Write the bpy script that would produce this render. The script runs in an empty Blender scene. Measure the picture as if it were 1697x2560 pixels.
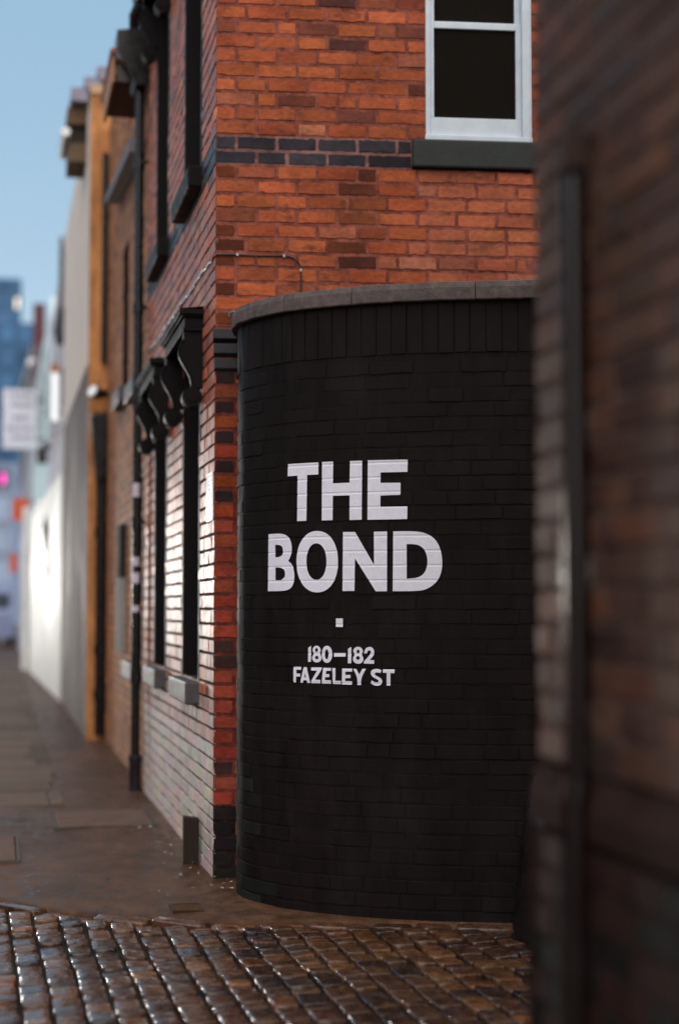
import bpy, bmesh, math, random
import numpy as np
from mathutils import Vector, Matrix

random.seed(7)
rng = np.random.default_rng(11)
R = math.radians
scn = bpy.context.scene
COL = scn.collection

# ------------------------------------------------------------------ camera
cd = bpy.data.cameras.new("camera")
cam = bpy.data.objects.new("camera", cd)
COL.objects.link(cam)
cd.sensor_fit = 'VERTICAL'
cd.sensor_height = 36.0
cd.lens = 4140.0 / 2560.0 * 36.0
cam.location = (0, 0, 1.46)
cam.rotation_euler = (R(90 + 3.318), 0, R(-11.5636))
cd.clip_start = 0.05
cd.clip_end = 3000
cd.dof.use_dof = True
cd.dof.focus_distance = 8.05
cd.dof.aperture_fstop = 0.98
cd.dof.aperture_blades = 0
scn.camera = cam

# ------------------------------------------------------------------ sky, sun, exposure
SUN_EL, SUN_AZ = 0.6, -8.0          # degrees; azimuth from the street axis (+Y), negative is left
w = bpy.data.worlds.new("World")
scn.world = w
w.use_nodes = True
wn, wl = w.node_tree.nodes, w.node_tree.links
wn.clear()
out = wn.new('ShaderNodeOutputWorld')
sky = wn.new('ShaderNodeTexSky')
sky.sky_type = 'NISHITA'
sky.sun_disc = False
sky.sun_elevation = R(SUN_EL)
sky.sun_rotation = R(SUN_AZ)
sky.air_density = 1.0
sky.dust_density = 0.15
sky.ozone_density = 3.0
bg = wn.new('ShaderNodeBackground')
bg.inputs['Strength'].default_value = 0.06
wl.new(sky.outputs[0], bg.inputs['Color'])
# added warm sky fill over and behind the viewer for the alley face, and pale air over the whole sky
geo = wn.new('ShaderNodeTexCoord')
def dotmask(d, lo, hi, gain):
    d = Vector(d).normalized()
    vm = wn.new('ShaderNodeVectorMath'); vm.operation = 'DOT_PRODUCT'
    wl.new(geo.outputs['Generated'], vm.inputs[0]); vm.inputs[1].default_value = d
    mr = wn.new('ShaderNodeMapRange'); mr.interpolation_type = 'SMOOTHSTEP'
    wl.new(vm.outputs['Value'], mr.inputs['Value'])
    mr.inputs['From Min'].default_value = lo; mr.inputs['From Max'].default_value = hi
    mr.inputs['To Min'].default_value = 0.0; mr.inputs['To Max'].default_value = gain
    return mr.outputs['Result']
def add_bg(color, strength_socket=None, value=None):
    b = wn.new('ShaderNodeBackground')
    b.inputs['Color'].default_value = (*color, 1)
    if strength_socket: wl.new(strength_socket, b.inputs['Strength'])
    else: b.inputs['Strength'].default_value = value
    return b.outputs[0]
def addsh(a, b):
    s = wn.new('ShaderNodeAddShader'); wl.new(a, s.inputs[0]); wl.new(b, s.inputs[1]); return s.outputs[0]
sky_fill = add_bg((1.0, 0.88, 0.76), dotmask((0.02, -0.70, 0.72), 0.30, 0.97, 2.1))
air = add_bg((0.345, 0.53, 0.69), None, 0.78)
pale = add_bg((1.0, 0.97, 0.95), dotmask((0, 0, 1), 0.36, 0.02, 0.13))
wl.new(addsh(addsh(addsh(bg.outputs[0], sky_fill), air), pale), out.inputs['Surface'])

sd = bpy.data.lights.new("sun", 'SUN')
sun = bpy.data.objects.new("sun", sd)
COL.objects.link(sun)
sd.energy = 0.6
sd.angle = R(5.0)
sd.color = (1.0, 0.95, 0.87)
sdir = Vector((math.sin(R(SUN_AZ)) * math.cos(R(SUN_EL)), math.cos(R(SUN_AZ)) * math.cos(R(SUN_EL)), math.sin(R(SUN_EL))))
sun.rotation_euler = sdir.to_track_quat('Z', 'Y').to_euler()
sun.location = (-4, 20, 12)

vs = scn.view_settings
vs.view_transform = 'Standard'
vs.look = 'None'
vs.exposure = 0.22
vs.gamma = 1.0
scn.render.film_transparent = False
scn.cycles.max_bounces = 6
scn.cycles.use_denoising = True

# ------------------------------------------------------------------ tagging and linking
def tag(o, label, cat, group=None):
    o['label'] = label; o['category'] = cat
    if group: o['group'] = group
    return o
def structure(o):
    o['kind'] = 'structure'; return o
def stuff(o):
    o['kind'] = 'stuff'; return o
def thing(name, label, cat, loc=(0, 0, 0), group=None, rz=0.0):
    o = bpy.data.objects.new(name, None)
    o.empty_display_size = 0.2
    COL.objects.link(o)
    o.location = loc; o.rotation_euler = (0, 0, rz)
    bpy.context.view_layer.update()
    return tag(o, label, cat, group)
def link(name, me, parent=None, label=None):
    o = bpy.data.objects.new(name, me)
    COL.objects.link(o)
    if parent is not None:
        o.parent = parent
        o.matrix_parent_inverse = parent_matrix(parent).inverted()
    if label: o['label'] = label
    return o
def parent_matrix(p):
    m = Matrix.Translation(p.location) @ p.rotation_euler.to_matrix().to_4x4()
    if p.parent is not None:
        m = parent_matrix(p.parent) @ p.matrix_parent_inverse @ m
    return m

class MB:
    """collects shapes (world coordinates) with a base colour each; build() links them as one mesh object"""
    def __init__(self):
        self.v = []; self.f = []; self.c = []; self.m = []; self.sm = []
    def poly(self, verts, faces, col=(1, 1, 1), mi=0, smooth=False):
        b = len(self.v)
        self.v.extend([tuple(map(float, p)) for p in verts])
        for f in faces:
            self.f.append([b + i for i in f]); self.c.append(col); self.m.append(mi); self.sm.append(smooth)
    def box(self, x0, x1, y0, y1, z0, z1, col=(1, 1, 1), mi=0, frame=None, skip=()):
        vs_ = [(x, y, z) for z in (z0, z1) for y in (y0, y1) for x in (x0, x1)]
        if frame: vs_ = [frame(*p) for p in vs_]
        fs = {'b': (0, 2, 3, 1), 't': (4, 5, 7, 6), 's': (0, 1, 5, 4), 'n': (2, 6, 7, 3), 'w': (0, 4, 6, 2), 'e': (1, 3, 7, 5)}
        self.poly(vs_, [f for k, f in fs.items() if k not in skip], col, mi)
    def prism(self, outline, ext0, ext1, fn, col=(1, 1, 1), mi=0, smooth=False):
        """outline: 2D loop; fn(a, b, e) -> xyz; extruded from ext0 to ext1"""
        n = len(outline)
        vs_ = [fn(a, b, ext0) for a, b in outline] + [fn(a, b, ext1) for a, b in outline]
        self.poly(vs_, [(i, (i + 1) % n, n + (i + 1) % n, n + i) for i in range(n)], col, mi, smooth)
        self.poly(vs_, [list(range(n))[::-1], [n + i for i in range(n)]], col, mi)
    def tube(self, pts, rad, seg=12, col=(1, 1, 1), mi=0, cap=True):
        pts = [Vector(p) for p in pts]; n = len(pts)
        rads = rad if isinstance(rad, (list, tuple)) else [rad] * n
        rings = []; up = None
        for i, p in enumerate(pts):
            t = (pts[min(i + 1, n - 1)] - pts[max(i - 1, 0)]).normalized()
            if up is None:
                up = t.orthogonal().normalized()
            else:
                up = (up - t * up.dot(t)).normalized()
            s = t.cross(up)
            rings.append([p + (up * math.cos(2 * math.pi * k / seg) + s * math.sin(2 * math.pi * k / seg)) * rads[i] for k in range(seg)])
        vs_ = [q for r in rings for q in r]
        fs = []
        for i in range(n - 1):
            for k in range(seg):
                k2 = (k + 1) % seg
                fs.append((i * seg + k, i * seg + k2, (i + 1) * seg + k2, (i + 1) * seg + k))
        self.poly(vs_, fs, col, mi, True)
        if cap:
            self.poly(rings[0], [list(range(seg))[::-1]], col, mi)
            self.poly(rings[-1], [list(range(seg))], col, mi)
    def build(self, name, mats, parent=None, label=None, bevel=0.0):
        me = bpy.data.meshes.new(name)
        me.from_pydata(self.v, [], self.f)
        mats = mats if isinstance(mats, (list, tuple)) else [mats]
        for m in mats: me.materials.append(m)
        me.polygons.foreach_set('material_index', self.m)
        me.polygons.foreach_set('use_smooth', self.sm)
        ca = me.color_attributes.new('Col', 'FLOAT_COLOR', 'CORNER')
        arr = np.ones((len(me.loops), 4), np.float32)
        tot = np.array([len(f) for f in self.f])
        arr[:, :3] = np.repeat(np.array(self.c, np.float32), tot, axis=0)
        ca.data.foreach_set('color', arr.ravel())
        me.update()
        o = link(name, me, parent, label)
        if bevel > 0:
            md = o.modifiers.new('bevel', 'BEVEL'); md.width = bevel; md.segments = 2
            md.limit_method = 'ANGLE'; md.angle_limit = R(40)
        return o

# ------------------------------------------------------------------ materials
def mat(name, base=(0.5, 0.5, 0.5), rough=0.6, spec=0.5, attr=False, n_scale=20.0, n_amt=0.25, bump=0.3, bump_scale=60.0,
        bump_dist=0.004, rough_amt=0.15, metal=0.0, stretch=(1, 1, 1), blotch=0.0, blotch_scale=3.0, blotch_col=(0.05, 0.04, 0.04), emit=None, coat=0.0,
        blotch_lo=0.52, blotch_hi=0.7, soot=0.0, soot_scale=4.0):
    m = bpy.data.materials.new(name); m.use_nodes = True
    n, l = m.node_tree.nodes, m.node_tree.links
    p = n['Principled BSDF']
    tc = n.new('ShaderNodeTexCoord'); mp = n.new('ShaderNodeMapping'); mp.inputs['Scale'].default_value = stretch
    l.new(tc.outputs['Object'], mp.inputs['Vector'])
    nz = n.new('ShaderNodeTexNoise'); nz.inputs['Scale'].default_value = n_scale; nz.inputs['Detail'].default_value = 6
    nz.inputs['Roughness'].default_value = 0.65
    l.new(mp.outputs[0], nz.inputs['Vector'])
    if attr:
        a = n.new('ShaderNodeAttribute'); a.attribute_name = 'Col'; csock = a.outputs['Color']
    else:
        rgb = n.new('ShaderNodeRGB'); rgb.outputs[0].default_value = (*base, 1); csock = rgb.outputs[0]
    mr = n.new('ShaderNodeMapRange'); l.new(nz.outputs['Fac'], mr.inputs['Value'])
    mr.inputs['From Min'].default_value = 0.3; mr.inputs['From Max'].default_value = 0.7
    mr.inputs['To Min'].default_value = 1 - n_amt; mr.inputs['To Max'].default_value = 1 + n_amt
    vm = n.new('ShaderNodeVectorMath'); vm.operation = 'SCALE'; l.new(csock, vm.inputs[0]); l.new(mr.outputs[0], vm.inputs['Scale'])
    cs = vm.outputs[0]
    if soot > 0:
        sz = n.new('ShaderNodeTexNoise'); sz.inputs['Scale'].default_value = soot_scale; sz.inputs['Detail'].default_value = 7
        sz.inputs['Roughness'].default_value = 0.72
        l.new(mp.outputs[0], sz.inputs['Vector'])
        sr = n.new('ShaderNodeMapRange'); l.new(sz.outputs['Fac'], sr.inputs['Value'])
        sr.inputs['From Min'].default_value = 0.36; sr.inputs['From Max'].default_value = 0.58
        sr.inputs['To Min'].default_value = 1 - soot; sr.inputs['To Max'].default_value = 1.05
        v2 = n.new('ShaderNodeVectorMath'); v2.operation = 'SCALE'; l.new(cs, v2.inputs[0]); l.new(sr.outputs[0], v2.inputs['Scale']); cs = v2.outputs[0]
    if blotch > 0:
        bz = n.new('ShaderNodeTexNoise'); bz.inputs['Scale'].default_value = blotch_scale; bz.inputs['Detail'].default_value = 8
        bz.inputs['Roughness'].default_value = 0.7
        l.new(mp.outputs[0], bz.inputs['Vector'])
        br = n.new('ShaderNodeMapRange'); l.new(bz.outputs['Fac'], br.inputs['Value'])
        br.inputs['From Min'].default_value = blotch_lo; br.inputs['From Max'].default_value = blotch_hi; br.inputs['To Max'].default_value = blotch
        mx = n.new('ShaderNodeMix'); mx.data_type = 'RGBA'
        l.new(br.outputs[0], mx.inputs['Factor']); l.new(cs, mx.inputs[6]); mx.inputs[7].default_value = (*blotch_col, 1)
        cs = mx.outputs[2]
    l.new(cs, p.inputs['Base Color'])
    rr = n.new('ShaderNodeMapRange'); l.new(nz.outputs['Fac'], rr.inputs['Value'])
    rr.inputs['From Min'].default_value = 0.3; rr.inputs['From Max'].default_value = 0.7
    rr.inputs['To Min'].default_value = max(0.02, rough - rough_amt); rr.inputs['To Max'].default_value = min(1, rough + rough_amt)
    l.new(rr.outputs[0], p.inputs['Roughness'])
    p.inputs['Specular IOR Level'].default_value = spec
    p.inputs['Metallic'].default_value = metal
    p.inputs['Coat Weight'].default_value = coat
    p.inputs['Coat Roughness'].default_value = 0.12
    if bump > 0:
        b2 = n.new('ShaderNodeTexNoise'); b2.inputs['Scale'].default_value = bump_scale; b2.inputs['Detail'].default_value = 5
        l.new(mp.outputs[0], b2.inputs['Vector'])
        bp = n.new('ShaderNodeBump'); bp.inputs['Strength'].default_value = bump; bp.inputs['Distance'].default_value = bump_dist
        l.new(b2.outputs['Fac'], bp.inputs['Height']); l.new(bp.outputs[0], p.inputs['Normal'])
    if emit:
        p.inputs['Emission Color'].default_value = (*emit[:3], 1); p.inputs['Emission Strength'].default_value = emit[3]
    return m

M = {}
M['brick'] = mat('alley_brick', attr=True, rough=0.85, spec=0.12, n_scale=42, n_amt=0.26, bump=0.6, bump_scale=90, blotch=0.78, blotch_scale=8, blotch_col=(0.075, 0.028, 0.022), blotch_lo=0.57, blotch_hi=0.70, soot=0.42, soot_scale=3.3, stretch=(0.7, 0.7, 1.3))
M['mortar'] = mat('mortar', attr=True, rough=0.95, spec=0.05, n_scale=22, n_amt=0.35, soot=0.4, soot_scale=5.5, bump=0.6, bump_scale=120)
M['street_brick'] = mat('street_brick', attr=True, rough=0.47, spec=0.17, n_scale=30, n_amt=0.3, bump=0.3, bump_scale=80, rough_amt=0.12)
M['far_brick'] = mat('far_brick', attr=True, rough=0.7, spec=0.05, n_scale=18, n_amt=0.25, bump=0.4, bump_scale=60)
M['black_brick'] = mat('black_painted_brick', attr=True, rough=0.64, spec=0.075, n_scale=9, n_amt=0.35, bump=0.4, bump_scale=60, rough_amt=0.1, blotch=0.55, blotch_scale=5, blotch_col=(0.022, 0.019, 0.019), stretch=(1, 1, 0.35), blotch_lo=0.5, blotch_hi=0.75)
M['white_paint'] = mat('white_lettering_paint', base=(0.86, 0.83, 0.93), rough=0.7, spec=0.3, n_scale=25, n_amt=0.05, bump=0.35, bump_scale=80, blotch=0.25, blotch_scale=45, blotch_col=(0.45, 0.40, 0.47), blotch_lo=0.62, blotch_hi=0.75)
M['coping'] = mat('coping_stone', base=(0.125, 0.098, 0.092), rough=0.9, spec=0.1, n_scale=22, n_amt=0.35, bump=0.7, bump_scale=140, blotch=0.5, blotch_scale=9, blotch_col=(0.07, 0.055, 0.05))
M['blue_brick'] = mat('blue_engineering_brick', attr=True, rough=0.6, spec=0.2, n_scale=30, n_amt=0.3, bump=0.25)
M['black_stone'] = mat('black_painted_stone', base=(0.0065, 0.005, 0.0052), rough=0.62, spec=0.14, n_scale=14, n_amt=0.3, bump=0.3, bump_scale=60)
M['black_metal'] = mat('black_iron_paint', base=(0.0065, 0.0055, 0.006), rough=0.3, spec=0.28, n_scale=14, n_amt=0.3, bump=0.12, bump_scale=60, coat=0.1)
M['sill'] = mat('grey_sill', base=(0.075, 0.070, 0.072), rough=0.55, spec=0.4, n_scale=16, n_amt=0.3, bump=0.35)
M['green_stone'] = mat('dark_green_stone', base=(0.030, 0.034, 0.031), rough=0.75, spec=0.35, n_scale=10, n_amt=0.35, bump=0.5)
M['white_wood'] = mat('white_window_paint', base=(0.62, 0.68, 0.74), rough=0.45, spec=0.45, n_scale=12, n_amt=0.06, bump=0.12)
M['glass'] = mat('dark_glass', base=(0.012, 0.010, 0.008), rough=0.06, spec=0.5, n_amt=0.02, bump=0.0, rough_amt=0.02)
M['black_glass'] = mat('black_glass', base=(0.006, 0.005, 0.005), rough=0.25, spec=0.4, bump=0.0)
M['pavement'] = mat('pavement_tarmac', base=(0.108, 0.053, 0.029), rough=0.42, spec=0.08, n_scale=9, n_amt=0.45, bump=0.55, bump_scale=170, bump_dist=0.006, rough_amt=0.2, soot=0.5, soot_scale=0.9, stretch=(1, 0.55, 1), blotch=0.6, blotch_scale=2.4, blotch_col=(0.030, 0.017, 0.011))
M['flag'] = mat('flagstone', attr=True, rough=0.7, spec=0.05, n_scale=8, n_amt=0.25, bump=0.5, bump_scale=110)
M['sett'] = mat('granite_sett', attr=True, rough=0.24, spec=0.30, coat=0.30, soot=0.6, soot_scale=2.5, n_scale=26, n_amt=0.55, bump=0.5, bump_scale=55, bump_dist=0.008, rough_amt=0.16, blotch=0.7, blotch_scale=20, blotch_col=(0.20, 0.085, 0.035), blotch_lo=0.60, blotch_hi=0.72)
M['joint'] = mat('mossy_joint', base=(0.016, 0.011, 0.007), rough=0.6, spec=0.15, n_scale=40, n_amt=0.6, bump=0.8, bump_scale=120, bump_dist=0.01, blotch=0.6, blotch_scale=8, blotch_col=(0.025, 0.032, 0.012))
M['earth'] = mat('street_ground', base=(0.06, 0.05, 0.045), rough=0.45, spec=0.5, n_scale=2, n_amt=0.3, bump=0.3, bump_scale=80)
M['ochre'] = mat('ochre_brick', attr=True, rough=0.8, spec=0.06, n_scale=9, n_amt=0.3, bump=0.5, bump_scale=25, soot=0.5, soot_scale=2.0, stretch=(1, 1, 0.35))
M['matt_black'] = mat('dull_black_iron', attr=True, rough=0.16, rough_amt=0.06, spec=0.35, n_scale=14, n_amt=0.3, bump=0.1)
M['stone_cap'] = mat('dark_plinth_stone', attr=True, rough=0.85, spec=0.03, n_scale=20, n_amt=0.3, bump=0.4)
M['sheen'] = mat('smooth_white_render', attr=True, rough=0.55, spec=0.2, n_scale=2.5, n_amt=0.14, bump=0.4, bump_scale=14, stretch=(1, 1, 0.4), blotch=0.25, blotch_scale=1.2, blotch_col=(0.5, 0.47, 0.43))
M['wet'] = mat('wet_road', base=(0.04, 0.036, 0.034), rough=0.25, spec=0.5, n_scale=2, n_amt=0.3, bump=0.2, bump_scale=60)
M['plain'] = mat('painted_render', attr=True, rough=0.8, spec=0.08, n_scale=2.5, n_amt=0.12, bump=0.3, bump_scale=30)
M['gloss'] = mat('gloss_paint', attr=True, rough=0.35, spec=0.5, n_scale=6, n_amt=0.15, bump=0.1)
M['smear'] = mat('grey_weathered_panel', base=(0.125, 0.095, 0.098), rough=0.7, spec=0.05, n_scale=1.6, n_amt=0.25, stretch=(1, 1, 0.5), bump=0.3, bump_scale=9, blotch=0.8, blotch_scale=0.9, blotch_col=(0.26, 0.15, 0.10), soot=0.45, soot_scale=1.3)
M['tile'] = mat('roof_tile', attr=True, rough=0.45, spec=0.5, n_scale=9, n_amt=0.3, bump=0.3)
M['dark_brick'] = mat('dark_wall_brick', attr=True, rough=0.6, spec=0.06, n_scale=16, n_amt=0.4, bump=0.5, bump_scale=60)
M['tower'] = mat('blue_tower_glass', attr=True, rough=0.5, spec=0.1, n_scale=0.05, n_amt=0.2, bump=0.0)
M['wood'] = mat('dark_timber', base=(0.028, 0.014, 0.010), rough=0.75, spec=0.3, n_scale=10, n_amt=0.4, stretch=(1, 1, 0.15), bump=0.5)
M['pink_neon'] = mat('pink_neon', base=(0.8, 0.1, 0.5), emit=(1.0, 0.08, 0.55, 1.1), bump=0)
M['sun_glint'] = mat('sun_glint_pane', base=(0.6, 0.5, 0.35), emit=(1.0, 0.82, 0.58, 1.1), bump=0)  # glow stands in for sun reflected off the tower windows
M['white_lamp'] = mat('lit_sign_panel', base=(0.8, 0.8, 0.8), emit=(0.95, 0.98, 1.0, 0.45), bump=0)

# ------------------------------------------------------------------ brickwork
GAUGE = 0.0825
ZBASE = -0.03
def rand_col(pal):
    r = random.random(); acc = 0
    for wgt, c in pal:
        acc += wgt
        if r <= acc: break
    k = random.uniform(0.82, 1.16)
    return tuple(min(1.0, max(0.0, x * k * random.uniform(0.94, 1.06))) for x in c)

def brick_shape(mb, fr, u0, u1, z0, z1, col, wav=0.0022, prot=0.0, cham=0.004, tilt=0.0, depth=0.012, mi=0, wavy=True, tiltz=None):
    """one brick face: wavy outline, chamfered edge, small individual tilt; fr(u, z, n) -> xyz"""
    pts = []
    nu = 9 if wavy else 1; nz = 3 if wavy else 1
    for i in range(nu): pts.append((u0 + (u1 - u0) * i / nu, z0))
    for i in range(nz): pts.append((u1, z0 + (z1 - z0) * i / nz))
    for i in range(nu): pts.append((u1 - (u1 - u0) * i / nu, z1))
    for i in range(nz): pts.append((u0, z1 - (z1 - z0) * i / nz))
    pts = [(a + random.gauss(0, wav), b + random.gauss(0, wav)) for a, b in pts]
    n = len(pts); cu = (u0 + u1) / 2; cz = (z0 + z1) / 2
    tu = random.gauss(0, tilt); tz = random.gauss(0, tilt if tiltz is None else tiltz)
    ins = []
    for a, b in pts:
        da = a - cu; db = b - cz
        ins.append((a - math.copysign(min(cham, abs(da)), da), b - math.copysign(min(cham, abs(db)), db)))
    vs_ = [fr(a, b, prot + (a - cu) * tu + (b - cz) * tz) for a, b in ins] + [fr(a, b, -depth) for a, b in pts]
    fs = [list(range(n))] + [(i, n + i, n + (i + 1) % n, (i + 1) % n) for i in range(n)]
    mb.poly(vs_, fs, col, mi)

def brickwork(mb, fr, u0, u1, z0, z1, pal, mortar, openings=(), colfn=None, tilt=0.006, wav=0.0022, joint=0.011,
              length=0.226, gauge=GAUGE, zbase=ZBASE, wavy=True, mort_n=-0.004, skipfn=None, split=0.14, prot=0.0015, mortfn=None, tiltz=None):
    """bricks are material slot 0, mortar backing slot 1; openings: (u0, u1, z0, z1)"""
    k0 = math.floor((z0 - zbase) / gauge); k1 = math.ceil((z1 - zbase) / gauge)
    for k in range(k0, k1):
        za = max(z0, zbase + k * gauge); zb = min(z1, zbase + (k + 1) * gauge)
        if zb - za < 0.012: continue
        zm = (za + zb) / 2
        spans = [(u0, u1)]
        for (a, b, c, d) in openings:
            if c < zm < d:
                ns = []
                for (p, q) in spans:
                    if b <= p or a >= q: ns.append((p, q)); continue
                    if a > p: ns.append((p, a))
                    if b < q: ns.append((b, q))
                spans = ns
        for (p, q) in spans:
            mc = mortfn(p, q, zm) if mortfn else mortar
            m_ = mc; nseg = max(1, int((q - p) / 1.5))
            for s in range(nseg):
                a = p + (q - p) * s / nseg; b = p + (q - p) * (s + 1) / nseg
                mb.poly([fr(a, za, mort_n), fr(b, za, mort_n), fr(b, zb, mort_n), fr(a, zb, mort_n)], [(0, 1, 2, 3)], m_, 1)
            x = p
            off = (length / 2 if k % 2 else 0) + random.uniform(-0.008, 0.008)
            first = True
            while x < q - 0.02:
                ln = length
                if first and k % 2: ln = length / 2
                first = False
                rr_ = random.random()
                if rr_ < split: ln = length / 2
                elif rr_ < split * 1.35: ln = length * 0.75
                x1 = min(q, x + ln)
                if q - x1 < 0.05: x1 = q
                jj = joint * random.uniform(0.75, 1.25) / 2
                if skipfn and skipfn((x + x1) / 2, zm): x = x1; continue
                c = colfn((x + x1) / 2, zm, k) if colfn else rand_col(pal)
                ua = x + (jj if x > p else 0.0); ub = x1 - (jj if x1 < q else 0.0)
                if ub - ua > 0.02:
                    brick_shape(mb, fr, ua, ub, za + jj, zb - jj, c, wav=wav, prot=random.gauss(prot, 0.0012), tilt=tilt, wavy=wavy, tiltz=tiltz)
                x = x1

ORANGE = [(0.58, (0.44, 0.108, 0.044)), (0.20, (0.38, 0.090, 0.040)), (0.09, (0.29, 0.076, 0.042)), (0.05, (0.17, 0.050, 0.034)), (0.08, (0.44, 0.135, 0.072))]
STREET = [(0.40, (0.47, 0.135, 0.072)), (0.26, (0.42, 0.135, 0.085)), (0.18, (0.32, 0.105, 0.075)), (0.10, (0.52, 0.19, 0.095)), (0.06, (0.20, 0.085, 0.075))]
TAN = [(0.4, (0.46, 0.205, 0.095)), (0.3, (0.40, 0.17, 0.085)), (0.2, (0.33, 0.15, 0.09)), (0.1, (0.22, 0.12, 0.09))]
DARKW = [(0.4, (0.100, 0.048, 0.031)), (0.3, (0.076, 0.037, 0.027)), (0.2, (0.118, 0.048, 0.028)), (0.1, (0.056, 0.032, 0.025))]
MORT = (0.265, 0.084, 0.060)

# frames: left street face looks to -X; u runs along +Y.  alley face is turned 5.7 degrees
CX0, CY0 = 1.15, 9.05
AA = R(5.7); AU = Vector((math.cos(AA), -math.sin(AA), 0)); AN = Vector((-math.sin(AA), -math.cos(AA), 0))
def fr_street(u, z, n): return (CX0 - n, u, z)
def fr_alley(u, z, n):
    p = Vector((CX0, CY0, z)) + AU * u + AN * n
    return (p.x, p.y, p.z)

# ================================================================== ground
def ground_sheet(name, pts, z, m):
    me = bpy.data.meshes.new(name)
    me.from_pydata([(x, y, z) for x, y in pts], [], [list(range(len(pts)))])
    me.materials.append(m)
    return structure(link(name, me))
g = ground_sheet('ground', [(-900, -300), (900, -300), (900, 1500), (-900, 1500)], -0.16, M['earth'])

# pavement edge towards the cobbled crossing (plan points)
EDGE = [(-1.6, 9.1), (-0.6, 8.85), (0.02, 8.60), (0.14, 8.42), (0.33, 8.20), (0.52, 8.05), (0.75, 7.92), (0.95, 7.80), (1.25, 7.72), (1.55, 7.73), (1.9, 7.58), (2.3, 7.44), (3.0, 7.29), (4.5, 7.22)]
def edge_y(x):
    for (x0, y0), (x1, y1) in zip(EDGE, EDGE[1:]):
        if x0 <= x <= x1: return y0 + (y1 - y0) * (x - x0) / (x1 - x0)
    return EDGE[0][1] if x < EDGE[0][0] else EDGE[-1][1]
def sheet_z(x, y):
    d = edge_y(x) - y
    z = -0.02 * max(0.0, min(1.0, d / 1.2)) if d > 0 else 0.0
    return z
# pavement: a gridded slab with a slightly uneven top
def pavement():
    mb = MB()
    xs = np.linspace(-1.6, 4.5, 62)
    rows = []
    tlist = np.r_[np.linspace(0, 1, 30) ** 1.6 * 8.0, np.linspace(10, 80, 30)]
    for t in tlist:
        row = []
        for x in xs:
            y0 = edge_y(x)
            y = y0 + t
            z = 0.006 * math.sin(x * 2.1 + y * 0.7) * math.sin(y * 0.9 + 1.3) + 0.003 * math.sin(x * 7 + y * 3.1)
            if t == 0: z -= 0.012
            row.append((x, y, z - 0.004))
        rows.append(row)
    vs_ = [p for r in rows for p in r]; nx = len(xs)
    fs = [(i * nx + j, i * nx + j + 1, (i + 1) * nx + j + 1, (i + 1) * nx + j) for i in range(len(rows) - 1) for j in range(nx - 1)]
    b = len(vs_)
    vs_ += [(x, y, -0.15) for x, y, z in rows[0]]
    fs += [(b + j, b + j + 1, j + 1, j) for j in range(nx - 1)]
    mb.poly(vs_, fs, (1, 1, 1), 0, True)
    return structure(mb.build('pavement', M['pavement']))
pavement()
# near pavement behind the crossing, where the viewer stands
mb = MB(); mb.box(-3.2, 1.5, -8, 2.2, -0.15, -0.006); structure(mb.build('near_pavement', M['pavement']))
# roadway beside the pavement
mb = MB(); mb.box(-9.5, -1.75, -20, 110, -0.155, -0.13); structure(mb.build('street_road', M['wet']))
mb = MB()
for k in range(70):
    y0 = 9.15 + k * 0.92
    mb.box(-1.75, -1.6, y0, y0 + 0.905, -0.15, -0.004 + random.uniform(-0.004, 0.004), (0.16, 0.14, 0.13))
structure(mb.build('pavement_kerb', M['flag'], bevel=0.01))

# cobbled crossing: rows run along the street
def sett(mb, x0, x1, y0, y1, zt, col):
    cx = (x0 + x1) / 2; cy = (y0 + y1) / 2; hx = (x1 - x0) / 2; hy = (y1 - y0) / 2
    base = []
    for a in range(12):
        t = 2 * math.pi * (a + 0.5) / 12
        c, s = math.cos(t), math.sin(t)
        e = 0.28
        base.append((cx + hx * math.copysign(abs(c) ** e, c) * random.uniform(0.95, 1.03), cy + hy * math.copysign(abs(s) ** e, s) * random.uniform(0.95, 1.03)))
    tx = random.gauss(0, 0.035); ty = random.gauss(0, 0.022)
    def Z(x, y, h): return zt + h + (x - cx) * tx + (y - cy) * ty
    rings = []
    for sc, h in ((1.0, -0.06), (0.99, -0.012), (0.965, -0.002), (0.90, 0.0), (0.45, 0.0)):
        rings.append([(cx + (x - cx) * sc + 0, cy + (y - cy) * sc, Z(x, y, h + random.uniform(-0.0012, 0.0012))) for x, y in base])
    vs_ = [p for r in rings for p in r] + [(cx, cy, Z(cx, cy, 0.003))]
    n = 12; fs = []
    for i in range(len(rings) - 1):
        for k in range(n):
            fs.append((i * n + k, i * n + (k + 1) % n, (i + 1) * n + (k + 1) % n, (i + 1) * n + k))
    b = (len(rings) - 1) * n
    fs += [(b + k, b + (k + 1) % n, len(vs_) - 1) for k in range(n)]
    mb.poly(vs_, fs, col, 0, True)
SETT = [(0.40, (0.080, 0.037, 0.021)), (0.25, (0.105, 0.047, 0.023)), (0.2, (0.042, 0.023, 0.018)), (0.15, (0.150, 0.062, 0.025))]
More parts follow.
